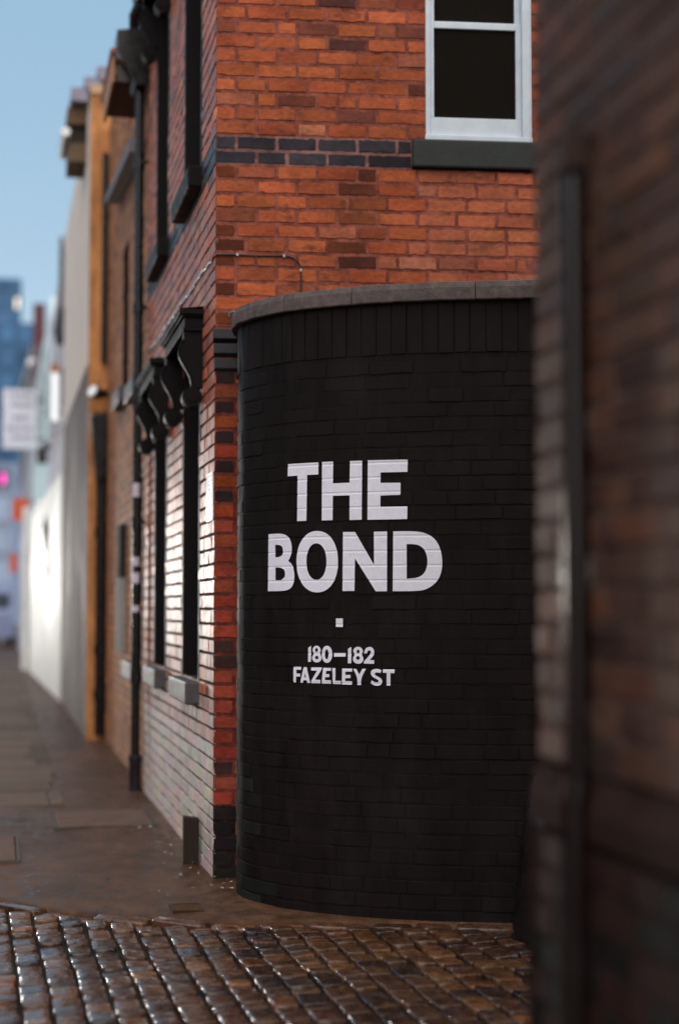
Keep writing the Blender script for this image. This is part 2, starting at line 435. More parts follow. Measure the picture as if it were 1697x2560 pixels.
def cobbles():
    mb = MB()
    x = -3.0; wrow = 0.118
    while x < 5.2:
        wv = wrow * random.uniform(0.93, 1.08)
        y = 2.25 + random.uniform(-0.1, 0.1)
        top = edge_y(x + wv / 2) - 0.10
        while y < top - 0.05:
            ln = random.choice((0.09, 0.11, 0.14, 0.17, 0.20)) * random.uniform(0.9, 1.1)
            y1 = min(y + ln, top)
            if y1 - y > 0.05:
                sway = 0.02 * math.sin(y * 1.3 + x * 0.5)
                g_ = random.uniform(0.003, 0.010)
                sett(mb, x + sway + g_, x + wv + sway - g_, y + g_ * 0.5, y1 - g_ * 0.5, sheet_z(x, y) + random.gauss(0, 0.004) - 0.004, rand_col(SETT))
            y = y1
        x += wv
    # border course laid along the pavement edge
    px = -1.6
    while px < 4.3:
        ln = random.uniform(0.16, 0.30)
        xa, xb = px + 0.008, px + ln - 0.008
        ya, yb = edge_y(xa), edge_y(xb)
        cx, cy = (xa + xb) / 2, (ya + yb) / 2 - 0.055
        ang = math.atan2(yb - ya, xb - xa); L2 = math.hypot(xb - xa, yb - ya)
        t = MB(); sett(t, -L2 / 2, L2 / 2, -0.052, 0.05, 0, (1, 1, 1))
        col = rand_col(SETT); ca, sa = math.cos(ang), math.sin(ang); dz = random.gauss(-0.004, 0.006)
        mb.poly([(cx + a * ca - b * sa, cy + a * sa + b * ca, c + dz) for a, b, c in t.v], t.f, col, 0, True)
        px += ln
    return structure(mb.build('cobbled_road', M['sett']))
cobbles()
mb = MB()
xs = np.linspace(-3.2, 5.3, 60); ys = np.linspace(2.15, 9.2, 50)
mb.poly([(a, b, min(sheet_z(a, b), -0.0) - 0.030 + 0.004 * math.sin(a * 31) * math.sin(b * 23)) for b in ys for a in xs],
        [(i * 60 + j, i * 60 + j + 1, (i + 1) * 60 + j + 1, (i + 1) * 60 + j) for i in range(49) for j in range(59)], (1, 1, 1), 0, True)
structure(mb.build('road_bed', M['joint']))

# ================================================================== black curved wall
CTRL = [(1.36,9.00),(1.27,8.84),(1.222,8.66),(1.213,8.48),(1.245,8.31),(1.325,8.14),(1.415,8.007),(1.615,7.833),(1.95,7.637),(2.225,7.53),(2.49,7.455),(2.95,7.37),(3.7,7.30),(4.6,7.28)]
def curve_dense():
    P = np.array(CTRL); P = np.vstack([2 * P[0] - P[1], P, 2 * P[-1] - P[-2]]); o = []
    for i in range(1, len(P) - 2):
        for t in np.linspace(0, 1, 24, endpoint=False):
            p0, p1, p2, p3 = P[i - 1:i + 3]
            o.append(.5 * ((2 * p1) + (-p0 + p2) * t + (2 * p0 - 5 * p1 + 4 * p2 - p3) * t * t + (-p0 + 3 * p1 - 3 * p2 + p3) * t ** 3))
    o.append(P[-2]); o = np.array(o)
    for _ in range(30): o[1:-1] = .25 * o[:-2] + .5 * o[1:-1] + .25 * o[2:]
    return o, np.r_[0, np.cumsum(np.hypot(*np.diff(o, axis=0).T))]
CP, CS = curve_dense()
CT = np.gradient(CP, axis=0); CT /= np.linalg.norm(CT, axis=1)[:, None]
SMAX = CS[-1]
def fr_curve(s, z, n):
    x = np.interp(s, CS, CP[:, 0]); y = np.interp(s, CS, CP[:, 1])
    tx = np.interp(s, CS, CT[:, 0]); ty = np.interp(s, CS, CT[:, 1]); L_ = math.hypot(tx, ty)
    return (x + ty / L_ * n, y - tx / L_ * n, z)      # outward is to the right of the direction of travel
WG = 0.0705; WZ0 = 1.874 - 30 * WG
curved = thing('curved_wall', 'black painted curved brick wall lettered in white, topped by a stone coping', 'wall', (2.0, 7.7, 0))
ROWINFO = {}
def black_wall():
    mb = MB()
    def cell(sa, sb, za, zb, prot, wav, cham):
        nu = max(2, int((sb - sa) / 0.035))
        top = [(sa + (sb - sa) * i / nu, zb) for i in range(nu, -1, -1)]
        bot = [(sa + (sb - sa) * i / nu, za) for i in range(nu + 1)]
        bot = [(a + random.gauss(0, wav * .5), b + random.gauss(0, wav)) for a, b in bot]
        top = [(a + random.gauss(0, wav * .5), b + random.gauss(0, wav)) for a, b in top]
        cu, cz = (sa + sb) / 2, (za + zb) / 2
        tu = random.gauss(0, 0.007); tz = random.gauss(0, 0.012)
        def ins(p): return (p[0] - math.copysign(min(cham, abs(p[0] - cu)), p[0] - cu), p[1] - math.copysign(cham, p[1] - cz))
        bi = [ins(p) for p in bot]; ti = [ins(p) for p in top][::-1]
        topf = top[::-1]
        vs_ = [fr_curve(a, b, prot + (a - cu) * tu + (b - cz) * tz) for a, b in bi] + [fr_curve(a, b, prot + (a - cu) * tu + (b - cz) * tz) for a, b in ti]
        n = nu + 1
        vs_ += [fr_curve(a, b, -0.0045) for a, b in bot] + [fr_curve(a, b, -0.0045) for a, b in topf]
        fs = [(i, i + 1, n + i + 1, n + i) for i in range(nu)]
        fs += [(2 * n + i, 2 * n + i + 1, i + 1, i) for i in range(nu)] + [(n + i, n + i + 1, 3 * n + i + 1, 3 * n + i) for i in range(nu)]
        fs += [(2 * n, 0, n, 3 * n), (nu, 2 * n + nu, 3 * n + nu, n + nu)]
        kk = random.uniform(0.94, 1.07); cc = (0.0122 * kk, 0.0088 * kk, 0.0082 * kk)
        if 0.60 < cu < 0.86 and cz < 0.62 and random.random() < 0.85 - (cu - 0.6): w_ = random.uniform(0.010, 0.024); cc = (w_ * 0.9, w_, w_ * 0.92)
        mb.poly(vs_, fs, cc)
    k = 0
    ztop = 2.672
    while True:
        za = WZ0 + k * WG; zb = za + WG
        if za > ztop - 0.03: break
        zb = min(zb, ztop)
        s = 0.0
        ROWINFO[k] = []
        s = -random.uniform(0, 0.2)
        while s < SMAX:
            ln = 0.222 * random.choice((1, 1, 1, 1, 0.5, 0.75))
            a, b = max(0, s), min(SMAX, s + ln)
            j = random.uniform(0.002, 0.0045)
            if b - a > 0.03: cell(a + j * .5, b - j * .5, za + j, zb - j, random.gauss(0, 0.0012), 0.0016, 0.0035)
            s += ln
        k += 1
    # soldier course below the coping
    s = 0.0
    while s < SMAX:
        ln = 0.0755 * random.uniform(0.97, 1.03)
        if min(SMAX, s + ln) - s > 0.03:
            cell(s + .002, min(SMAX, s + ln) - .002, ztop + .003, 2.928, random.gauss(0.002, 0.001), 0.001, 0.003)
        s += ln
    ns = 130; ss = np.linspace(0, SMAX, ns)
    vs_ = [fr_curve(a, z, -0.0022) for z in (-0.2, 2.93) for a in ss]
    mb.poly(vs_, [(i, i + 1, ns + i + 1, ns + i) for i in range(ns - 1)], (0.010, 0.0078, 0.0075), 0, True)
    vs_ = [fr_curve(a, z, -0.22) for z in (-0.2, 2.93) for a in ss]
    mb.poly(vs_, [(i + 1, i, ns + i, ns + i + 1) for i in range(ns - 1)], (0.012, 0.009, 0.009), 0, True)
    for s_, o_ in ((0.0, 0), (SMAX, 1)):
        q = [fr_curve(s_, -0.2, -0.0035), fr_curve(s_, -0.2, -0.22), fr_curve(s_, 2.93, -0.22), fr_curve(s_, 2.93, -0.0035)]
        mb.poly(q, [(0, 1, 2, 3)], (0.012, 0.009, 0.009))
    return mb.build('brick_face', M['black_brick'], curved)
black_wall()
# coping stones
cs_cuts = [0.0, 0.42, 1.03, 1.40, 2.0, 2.6, 3.25, 3.9, SMAX]
LETTERS=[
(0,'T',[[(10334,21690),(12133,21692),(12133,21099),(11494,21102),(11455,18857),(10905,18855),(10930,21091),(10311,21091)]]),
(0,'H',[[(12340,21701),(12943,21700),(12930,20638),(13803,20641),(13822,21693),(14446,21690),(14419,18842),(13796,18836),(13803,20025),(12924,20031),(12911,18849),(12322,18851)]]),
(0,'E',[[(14734,21699),(16718,21679),(16705,21087),(15375,21096),(15369,20594),(16366,20577),(16359,19997),(15368,19983),(15361,19447),(16701,19439),(16687,18832),(14712,18830)]]),
(1,'B',[[(8884,18275),(9342,18280),(9568,18279),(9717,18274),(9841,18265),(9940,18253),(10029,18237),(10110,18217),(10182,18193),(10247,18164),(10306,18128),(10360,18085),(10410,18035),(10454,17978),(10492,17917),(10522,17853),(10546,17785),(10563,17714),(10575,17643),(10581,17570),(10581,17497),(10575,17424),(10566,17354),(10553,17288),(10536,17225),(10515,17167),(10491,17112),(10465,17062),(10427,17005),(10353,16910),(10471,16839),(10531,16792),(10573,16746),(10612,16694),(10645,16634),(10674,16568),(10697,16494),(10716,16413),(10729,16324),(10737,16238),(10740,16153),(10738,16071),(10730,15990),(10718,15915),(10699,15845),(10675,15781),(10645,15723),(10609,15670),(10566,15622),(10516,15580),(10459,15544),(10391,15513),(10313,15488),(10223,15468),(10122,15454),(9980,15444),(9795,15437),(9492,15434),(8846,15436)],[(9427,17732),(9618,17724),(9713,17715),(9776,17702),(9841,17681),(9940,17635),(9989,17510),(10006,17442),(10009,17389),(9997,17324),(9959,17208),(9836,17154),(9762,17130),(9697,17117),(9609,17110),(9439,17107)],[(9450,16607),(9692,16596),(9811,16584),(9891,16568),(9972,16539),(10096,16478),(10138,16371),(10153,16312),(10155,16266),(10146,16210),(10114,16111),(9893,15978),(9453,15965)]]),
(1,'O',[[(13199,16834),(13193,16641),(13174,16468),(13142,16306),(13098,16153),(13042,16011),(12975,15880),(12897,15762),(12808,15657),(12709,15567),(12602,15492),(12486,15433),(12361,15390),(12228,15365),(12077,15357),(11926,15366),(11789,15393),(11659,15437),(11536,15498),(11420,15575),(11313,15667),(11215,15774),(11128,15895),(11052,16028),(10989,16173),(10938,16329),(10902,16494),(10880,16670),(10872,16866),(10879,17062),(10901,17238),(10937,17402),(10986,17556),(11049,17700),(11125,17831),(11212,17949),(11309,18054),(11417,18143),(11532,18217),(11655,18274),(11786,18315),(11923,18338),(12075,18343),(12226,18331),(12359,18302),(12484,18256),(12600,18194),(12708,18116),(12807,18022),(12896,17915),(12974,17795),(13042,17662),(13098,17519),(13142,17365),(13174,17201),(13193,17028)],[(12581,16848),(12576,16710),(12560,16583),(12534,16465),(12498,16356),(12454,16258),(12400,16173),(12339,16100),(12271,16043),(12197,16001),(12117,15976),(12030,15969),(11942,15978),(11861,16004),(11785,16047),(11714,16106),(11650,16180),(11594,16267),(11546,16367),(11508,16477),(11481,16596),(11464,16724),(11458,16863),(11463,17002),(11480,17129),(11507,17248),(11545,17357),(11593,17455),(11649,17541),(11713,17613),(11783,17670),(11859,17711),(11940,17735),(12028,17742),(12116,17732),(12195,17705),(12270,17661),(12338,17602),(12399,17528),(12453,17440),(12498,17341),(12534,17231),(12560,17112),(12575,16986)]]),
(1,'N',[[(13458,18263),(14081,18258),(15043,16661),(15033,18254),(15695,18256),(15684,15401),(15126,15397),(14074,16992),(14048,15424),(13433,15415)]]),
(1,'D',[[(15999,18257),(16519,18257),(16780,18253),(16957,18246),(17107,18235),(17231,18221),(17349,18200),(17462,18172),(17569,18138),(17670,18097),(17764,18050),(17850,17997),(17929,17938),(18001,17873),(18067,17797),(18128,17709),(18183,17609),(18232,17498),(18274,17382),(18308,17263),(18334,17139),(18352,17011),(18363,16883),(18366,16755),(18362,16627),(18350,16500),(18332,16382),(18308,16274),(18278,16176),(18242,16088),(18202,16007),(18157,15933),(18108,15865),(18055,15804),(17994,15745),(17925,15688),(17849,15632),(17766,15579),(17678,15532),(17585,15494),(17488,15462),(17387,15438),(17232,15420),(17025,15408),(16684,15401),(15970,15400)],[(16655,17642),(16886,17636),(17007,17628),(17095,17616),(17175,17599),(17248,17577),(17315,17545),(17376,17505),(17433,17455),(17483,17396),(17527,17333),(17565,17264),(17595,17190),(17620,17112),(17639,17035),(17652,16960),(17660,16887),(17663,16816),(17660,16741),(17651,16663),(17636,16581),(17616,16496),(17589,16418),(17557,16347),(17520,16283),(17476,16227),(17424,16176),(17365,16132),(17297,16095),(17221,16064),(17137,16039),(17042,16020),(16911,16006),(16657,15991)]]),
(2,'square',[[(13088,14097),(13457,14098),(13449,13683),(13084,13688)]]),
(3,'1',[[(11569,12671),(11725,12763),(11737,12756),(11726,11995),(11557,11988)]]),
(3,'8',[[(11872,12423),(11846,12460),(11828,12501),(11820,12545),(11821,12590),(11833,12633),(11853,12674),(11883,12710),(11919,12739),(11961,12760),(12006,12773),(12053,12777),(12099,12771),(12143,12756),(12183,12733),(12216,12702),(12242,12666),(12260,12624),(12268,12580),(12266,12536),(12255,12492),(12235,12452),(12253,12337),(12285,12300),(12307,12258),(12318,12213),(12318,12167),(12307,12122),(12285,12080),(12253,12042),(12212,12010),(12165,11986),(12113,11971),(12058,11966),(12003,11970),(11950,11983),(11902,12005),(11860,12036),(11827,12072),(11804,12114),(11792,12159),(11792,12206),(11804,12251),(11827,12294),(11860,12332)],[(12113,12567),(12110,12537),(12099,12510),(12084,12488),(12064,12474),(12041,12469),(12019,12474),(11999,12487),(11983,12509),(11972,12535),(11969,12565),(11972,12595),(11983,12622),(11999,12644),(12019,12658),(12041,12663),(12063,12658),(12083,12645),(12099,12624),(12110,12597)],[(12145,12205),(12141,12178),(12128,12154),(12108,12135),(12082,12122),(12054,12117),(12025,12121),(11999,12133),(11979,12152),(11966,12176),(11961,12202),(11966,12229),(11979,12253),(11999,12273),(12025,12285),(12053,12290),(12082,12286),(12108,12274),(12128,12255),(12141,12232)]]),
(3,'0',[[(12890,12370),(12887,12294),(12878,12229),(12863,12170),(12842,12117),(12816,12070),(12785,12031),(12749,12000),(12709,11977),(12665,11962),(12613,11957),(12562,11961),(12517,11974),(12477,11996),(12440,12026),(12408,12065),(12381,12111),(12360,12163),(12344,12222),(12335,12287),(12332,12363),(12335,12439),(12344,12504),(12360,12563),(12381,12616),(12408,12663),(12440,12702),(12476,12734),(12517,12757),(12561,12771),(12613,12776),(12665,12772),(12709,12759),(12749,12737),(12785,12706),(12816,12667),(12842,12622),(12863,12569),(12878,12510),(12887,12445)],[(12694,12367),(12692,12314),(12685,12263),(12673,12217),(12658,12179),(12640,12150),(12619,12132),(12598,12125),(12576,12131),(12556,12149),(12537,12177),(12522,12215),(12510,12261),(12503,12311),(12500,12365),(12503,12419),(12510,12470),(12522,12516),(12537,12554),(12555,12583),(12576,12601),(12598,12607),(12619,12601),(12640,12584),(12658,12555),(12673,12517),(12685,12472),(12692,12421)]]),
(3,'dash',[[(12986,12433),(13594,12439),(13594,12265),(12986,12254)]]),
(3,'1',[[(13717,12643),(13875,12730),(13890,12723),(13883,11953),(13705,11948)]]),
(3,'8',[[(14046,12397),(14018,12433),(13999,12474),(13990,12517),(13992,12562),(14004,12605),(14026,12645),(14057,12680),(14096,12709),(14141,12730),(14189,12743),(14239,12746),(14289,12740),(14336,12726),(14379,12703),(14415,12672),(14443,12636),(14462,12595),(14470,12551),(14469,12507),(14456,12464),(14434,12424),(14438,12314),(14471,12276),(14494,12232),(14505,12186),(14505,12138),(14494,12091),(14471,12047),(14438,12008),(14396,11976),(14347,11951),(14294,11936),(14238,11930),(14182,11935),(14128,11949),(14079,11972),(14037,12004),(14003,12042),(13980,12085),(13969,12132),(13969,12180),(13980,12227),(14004,12271),(14037,12310)],[(14307,12518),(14304,12490),(14293,12464),(14277,12443),(14257,12430),(14234,12425),(14212,12430),(14191,12442),(14175,12463),(14165,12488),(14161,12517),(14165,12545),(14175,12571),(14192,12592),(14212,12605),(14234,12610),(14257,12605),(14277,12592),(14293,12572),(14304,12547)],[(14322,12211),(14317,12183),(14304,12157),(14283,12136),(14256,12123),(14227,12118),(14198,12122),(14171,12135),(14150,12155),(14137,12181),(14132,12209),(14137,12238),(14150,12263),(14171,12284),(14198,12297),(14227,12302),(14256,12298),(14283,12285),(14304,12265),(14317,12240)]]),
(3,'2',[[(14536,12421),(14548,12502),(14558,12545),(14570,12578),(14585,12610),(14603,12640),(14625,12666),(14650,12688),(14678,12707),(14709,12721),(14742,12732),(14776,12739),(14820,12741),(14901,12738),(14962,12691),(14991,12661),(15009,12633),(15023,12603),(15033,12569),(15040,12536),(15043,12504),(15044,12473),(15041,12443),(15035,12414),(15026,12384),(15013,12354),(14997,12324),(14975,12291),(14948,12256),(14906,12208),(14821,12118),(15047,12113),(15040,11940),(14521,11944),(14536,12053),(14619,12140),(14665,12189),(14701,12227),(14736,12266),(14770,12305),(14799,12340),(14823,12372),(14842,12401),(14855,12427),(14865,12451),(14870,12475),(14871,12502),(14865,12550),(14804,12587),(14739,12566),(14714,12528),(14703,12506),(14696,12488),(14690,12465),(14684,12423)]]),
(4,'F',[[(10698,11740),(11152,11738),(11152,11593),(10882,11598),(10878,11410),(11110,11411),(11106,11266),(10861,11257),(10853,10975),(10695,10971)]]),
(4,'A',[[(11304,11734),(11479,11741),(11682,10971),(11513,10967),(11471,11101),(11296,11090),(11258,10975),(11102,10964)],[(11384,11414),(11342,11229),(11434,11238)]]),
(4,'Z',[[(11734,11722),(12328,11732),(12324,11660),(12300,11600),(12254,11526),(12165,11401),(11962,11139),(12257,11128),(12246,10963),(11731,10962),(11729,11020),(11749,11077),(11792,11153),(11878,11284),(12070,11566),(11734,11573)]]),
(4,'E',[[(12407,11716),(12822,11716),(12814,11572),(12579,11568),(12544,11416),(12745,11420),(12737,11275),(12517,11264),(12501,11126),(12826,11119),(12822,10958),(12329,10958),(12351,11229),(12363,11367),(12373,11462),(12385,11561)]]),
(4,'L',[[(12891,11710),(13054,11713),(13061,11570),(13063,11485),(13063,11408),(13061,11303),(13054,11103),(13352,11104),(13344,10944),(12918,10953),(12917,11174),(12916,11296),(12912,11390),(12906,11506)]]),
(4,'E',[[(13412,11701),(13926,11701),(13926,11554),(13579,11549),(13579,11392),(13842,11396),(13842,11246),(13579,11235),(13572,11098),(13923,11097),(13915,10930),(13401,10934)]]),
(4,'Y',[[(13982,11692),(14132,11687),(14296,11426),(14445,11698),(14626,11700),(14495,11457),(14436,11328),(14405,11231),(14387,11119),(14379,10927),(14193,10927),(14199,11113),(14188,11223),(14162,11319),(14107,11448)]]),
(4,'S',[[(15408,11635),(15351,11502),(15282,11520),(15245,11527),(15215,11530),(15179,11529),(15115,11522),(15065,11467),(15097,11397),(15167,11365),(15207,11346),(15241,11330),(15275,11312),(15311,11293),(15343,11272),(15370,11250),(15394,11227),(15413,11201),(15428,11176),(15439,11151),(15445,11126),(15447,11100),(15445,11075),(15439,11050),(15428,11026),(15414,11002),(15396,10980),(15374,10961),(15348,10943),(15319,10927),(15287,10915),(15252,10907),(15215,10903),(15174,10902),(15135,10904),(15097,10909),(15060,10917),(15024,10927),(14990,10940),(14958,10955),(14920,10976),(14856,11019),(14924,11150),(14991,11110),(15027,11092),(15055,11080),(15083,11072),(15110,11066),(15135,11063),(15160,11063),(15189,11066),(15239,11076),(15275,11127),(15249,11160),(15229,11177),(15207,11192),(15179,11207),(15146,11222),(15112,11238),(15078,11256),(15043,11275),(15007,11296),(14975,11318),(14947,11344),(14919,11378),(14874,11445),(14882,11581),(14932,11633),(14964,11658),(14993,11674),(15025,11686),(15061,11694),(15098,11699),(15136,11702),(15175,11702),(15216,11699),(15254,11693),(15291,11684),(15334,11668)]]),
(4,'T',[[(15479,11683),(16053,11686),(16045,11503),(15851,11511),(15840,10919),(15655,10916),(15664,11516),(15472,11520)]])]

def coping(sa, sb):
    mb = MB(); n = max(4, int((sb - sa) / 0.05)); ss = np.linspace(sa + 0.002, sb - 0.002, n)
    prof = [(0.030, 2.925), (0.034, 2.930), (0.034, 2.985), (0.026, 3.012), (0.005, 3.018), (-0.10, 3.026), (-0.25, 3.015), (-0.25, 2.925)]
    m_ = len(prof); j = [random.gauss(0, 0.0015) for _ in ss]
    vs_ = [fr_curve(s, b + jj * 0.6, a + jj) for s, jj in zip(ss, j) for a, b in prof]
    fs = [(i * m_ + k, i * m_ + (k + 1) % m_, (i + 1) * m_ + (k + 1) % m_, (i + 1) * m_ + k) for i in range(n - 1) for k in range(m_)]
    fs += [list(range(m_))[::-1], [(n - 1) * m_ + k for k in range(m_)]]
    mb.poly(vs_, fs)
    return mb.build('coping_stone', M['coping'], curved)
for a, b in zip(cs_cuts, cs_cuts[1:]): coping(a, b)

# painted lettering: thin paint that follows the courses of the wall
def lettering(lines, name, label):
    bm = bmesh.new()
    for line, ch, loops in LETTERS:
        if line not in lines: continue
        b2 = bmesh.new()
        for lp in loops:
            vv = [b2.verts.new((s * 1e-4, z * 1e-4, 0)) for s, z in lp]
            for i in range(len(vv)): b2.edges.new((vv[i], vv[(i + 1) % len(vv)]))
        bmesh.ops.triangle_fill(b2, use_beauty=True, use_dissolve=False, edges=b2.edges[:])
        me = bpy.data.meshes.new('t'); b2.to_mesh(me); b2.free(); bm.from_mesh(me); bpy.data.meshes.remove(me)
    def cut(co, no):
        bmesh.ops.bisect_plane(bm, geom=bm.verts[:] + bm.edges[:] + bm.faces[:], plane_co=co, plane_no=no, dist=1e-6)
    zs = [v.co.y for v in bm.verts]; sx = [v.co.x for v in bm.verts]
    for k in range(0, 45):
        for d in (-0.0065, -0.0025, 0.0025, 0.0065):
            z = WZ0 + k * WG + d
            if min(zs) < z < max(zs): cut((0, z, 0), (0, 1, 0))
    s = min(sx)
    while s < max(sx):
        s += 0.02; cut((s, 0, 0), (1, 0, 0))
    for v in bm.verts:
        s, z = v.co.x, v.co.y
        d = abs(((z - WZ0) / WG + 0.5) % 1 - 0.5) * WG
        n = 0.0062 if d > 0.005 else 0.0046
        v.co = fr_curve(s, z, n)
    bmesh.ops.recalc_face_normals(bm, faces=bm.faces[:])
    me = bpy.data.meshes.new(name); bm.to_mesh(me); bm.free(); me.materials.append(M['white_paint'])
    return link(name, me, curved, label)
lettering((0,), 'lettering', 'large white painted word THE')
lettering((1,), 'lettering', 'large white painted word BOND')
lettering((2,), 'painted_square', 'small white painted square')
lettering((3,), 'lettering', 'small white painted numbers 180-182')
lettering((4,), 'lettering', 'small white painted words FAZELEY ST')

# ================================================================== corner building
corner = thing('brick_building', 'red brick corner building with black hooded windows and a white sash window', 'building', (CX0, CY0, 0))
W1 = (9.755, 10.615); W2 = (11.735, 12.60)          # window openings along the street
ZW = [(1.03, 3.06), (4.095, 6.12)]
B1END = 13.40
openings = [(a, b, c, d) for a, b in (W1, W2) for c, d in ZW]
def street_col(u, z, k):
    if 3.93 < z < 4.10: return tuple(x * random.uniform(0.8, 1.2) for x in (0.055, 0.050, 0.055))
    c = rand_col(STREET)  # low courses: pale deposit, with street glare painted into the same colour
    if z < 0.70: c = tuple(0.35 * a + 0.65 * b * random.uniform(.85, 1.1) for a, b in zip(c, (0.76, 0.74, 0.69)))
    elif z < 1.0: c = tuple(0.6 * a + 0.4 * b for a, b in zip(c, (0.70, 0.62, 0.60)))
    elif z < 1.9 and random.random() < 0.5: c = tuple(0.7 * a + 0.3 * b for a, b in zip(c, (0.42, 0.36, 0.34)))
    return c
mb = MB()
brickwork(mb, fr_street, CY0, B1END, -0.15, 6.45, STREET, (0.20, 0.075, 0.052), openings, street_col, tilt=0.010, tiltz=0.018, wavy=False, wav=0.0012, joint=0.011, split=0.3, mort_n=-0.007,
          mortfn=lambda p, q, z: (0.09, 0.055, 0.04) if z < 1.9 else (0.22, 0.08, 0.056))
# reveals of the openings, painted black
mb.build('street_wall', [M['street_brick'], M['mortar']], corner)

ALLW = (1.180, 1.790, 4.095, 5.65)
def alley_col(u, z, k):
    if 3.93 < z < 4.10 and u < 1.10:
        kk = random.uniform(0.75, 1.25); return (0.050 * kk, 0.042 * kk, 0.050 * kk)
    if u < 0.16 and z < 3.0:
        if z < 0.37: return tuple(x * random.uniform(.8, 1.2) for x in (0.020, 0.015, 0.015))
        if z < 1.92:
            return (0.06, 0.028, 0.025) if (0.5 < z < 0.75 and k % 2) or (1.15 < z < 1.3) else tuple(x * random.uniform(0.85, 1.15) for x in (0.36, 0.062, 0.036))
        return (0.035, 0.020, 0.020) if k % 2 else tuple(x * random.uniform(.7, 1.1) for x in (0.33, 0.062, 0.026))
    c = rand_col(ORANGE)
    if u < 0.10 and random.random() < 0.6: c = tuple(0.35 * x for x in c)
    # old soot streak
    sx = 0.86 + 0.05 * math.sin(z * 5)
    if abs(u - sx) < 0.11 and 3.1 < z < 3.9 and random.random() < 0.7: kk = random.uniform(0.22, 0.75); c = tuple(kk * a + 0.4 * (1 - kk) * b for a, b in zip(c, (0.09, 0.04, 0.035)))
    if abs(u - 0.70) < 0.13 and z > 4.5 and random.random() < 0.25: c = (0.10, 0.035, 0.03)
    if u > 1.1 and 3.1 < z < 3.9: c = tuple(0.72 * a + 0.28 * b for a, b in zip(c, (0.44, 0.17, 0.11)))
    return c
mb = MB()
brickwork(mb, fr_alley, 0.0, 5.2, -0.15, 6.45, ORANGE, MORT, [ALLW, (1.10, 1.95, 3.935, 4.10)], alley_col, tilt=0.005, wav=0.0017, joint=0.0135,
          mortfn=lambda p, q, z: (0.25, 0.125, 0.115) if 3.93 < z < 4.10 else (0.03, 0.018, 0.016) if z < 0.37 else (0.17, 0.045, 0.035) if z < 3.0 else MORT, mort_n=-0.0022)
mb.build('alley_wall', [M['brick'], M['mortar']], corner)
# body behind the faces, roof, gutter
mb = MB()
far = Vector(fr_alley(5.2, 0, -0.3))
ins = 0.25
foot = [fr_alley(0.26, 0, -ins)[:2], fr_alley(5.2, 0, -ins)[:2], (far.x + 0.9, B1END - 0.02), (CX0 + ins, B1END - 0.02)]
mb.prism(foot, -0.15, 6.44, lambda a, b, e: (a, b, e), (0.02, 0.018, 0.018))
mb.build('inner_wall', M['plain'], corner)
mb = MB(); o_ = fr_alley(5.2, 0, 0.1)
mb.prism([(CX0 - 0.02, CY0 - 0.12), (o_[0], o_[1]), (far.x + 0.9, B1END), (CX0 - 0.02, B1END)], 6.452, 6.60, lambda a, b, e: (a, b, e), (0.05, 0.04, 0.04))
mb.prism([(0.0, 6.60), (0.0, 6.63), (2.6, 8.4), (5.0, 6.63), (5.0, 6.60)], CY0 - 0.1, B1END, lambda a, b, e: (CX0 - 0.02 + a, e, b), (0.06, 0.05, 0.055))
mb.build('roof', M['tile'], corner)
mb = MB(); mb.tube([(CX0 - 0.085, CY0 - 0.05, 6.47), (CX0 - 0.085, B1END + 0.02, 6.45)], 0.06, 10, (0.012, 0.012, 0.012))
mb.build('gutter', M['black_metal'], corner)

def console(mb, y0, y1, ztop):
    """scrolled bracket: S-shaped profile ending in a roundel"""
    pr = [(0, 0), (0.112, 0), (0.112, -0.05), (0.125, -0.075), (0.138, -0.11), (0.135, -0.145), (0.115, -0.185), (0.09, -0.225), (0.07, -0.265), (0.062, -0.30), (0.060, -0.33), (0, -0.33)]
    mb.prism([(a, ztop + b) for a, b in pr], y0, y1, lambda a, b, e: (CX0 - a, e, b))
    # raised edge bead on the scroll
    mb.tube([(CX0 - a - 0.003, y0 - 0.002, ztop + b) for a, b in pr[2:11]], 0.006, 6)
    circ = [(0.062 + 0.058 * math.cos(t), ztop - 0.385 + 0.058 * math.sin(t)) for t in np.linspace(0, 2 * math.pi, 28, endpoint=False)]
    mb.prism(circ, y0 - 0.008, y1 + 0.008, lambda a, b, e: (CX0 - a, e, b))
    circ2 = [(0.062 + 0.030 * math.cos(t), ztop - 0.385 + 0.030 * math.sin(t)) for t in np.linspace(0, 2 * math.pi, 20, endpoint=False)]
    mb.prism(circ2, y0 - 0.015, y0 - 0.009, lambda a, b, e: (CX0 - a, e, b))

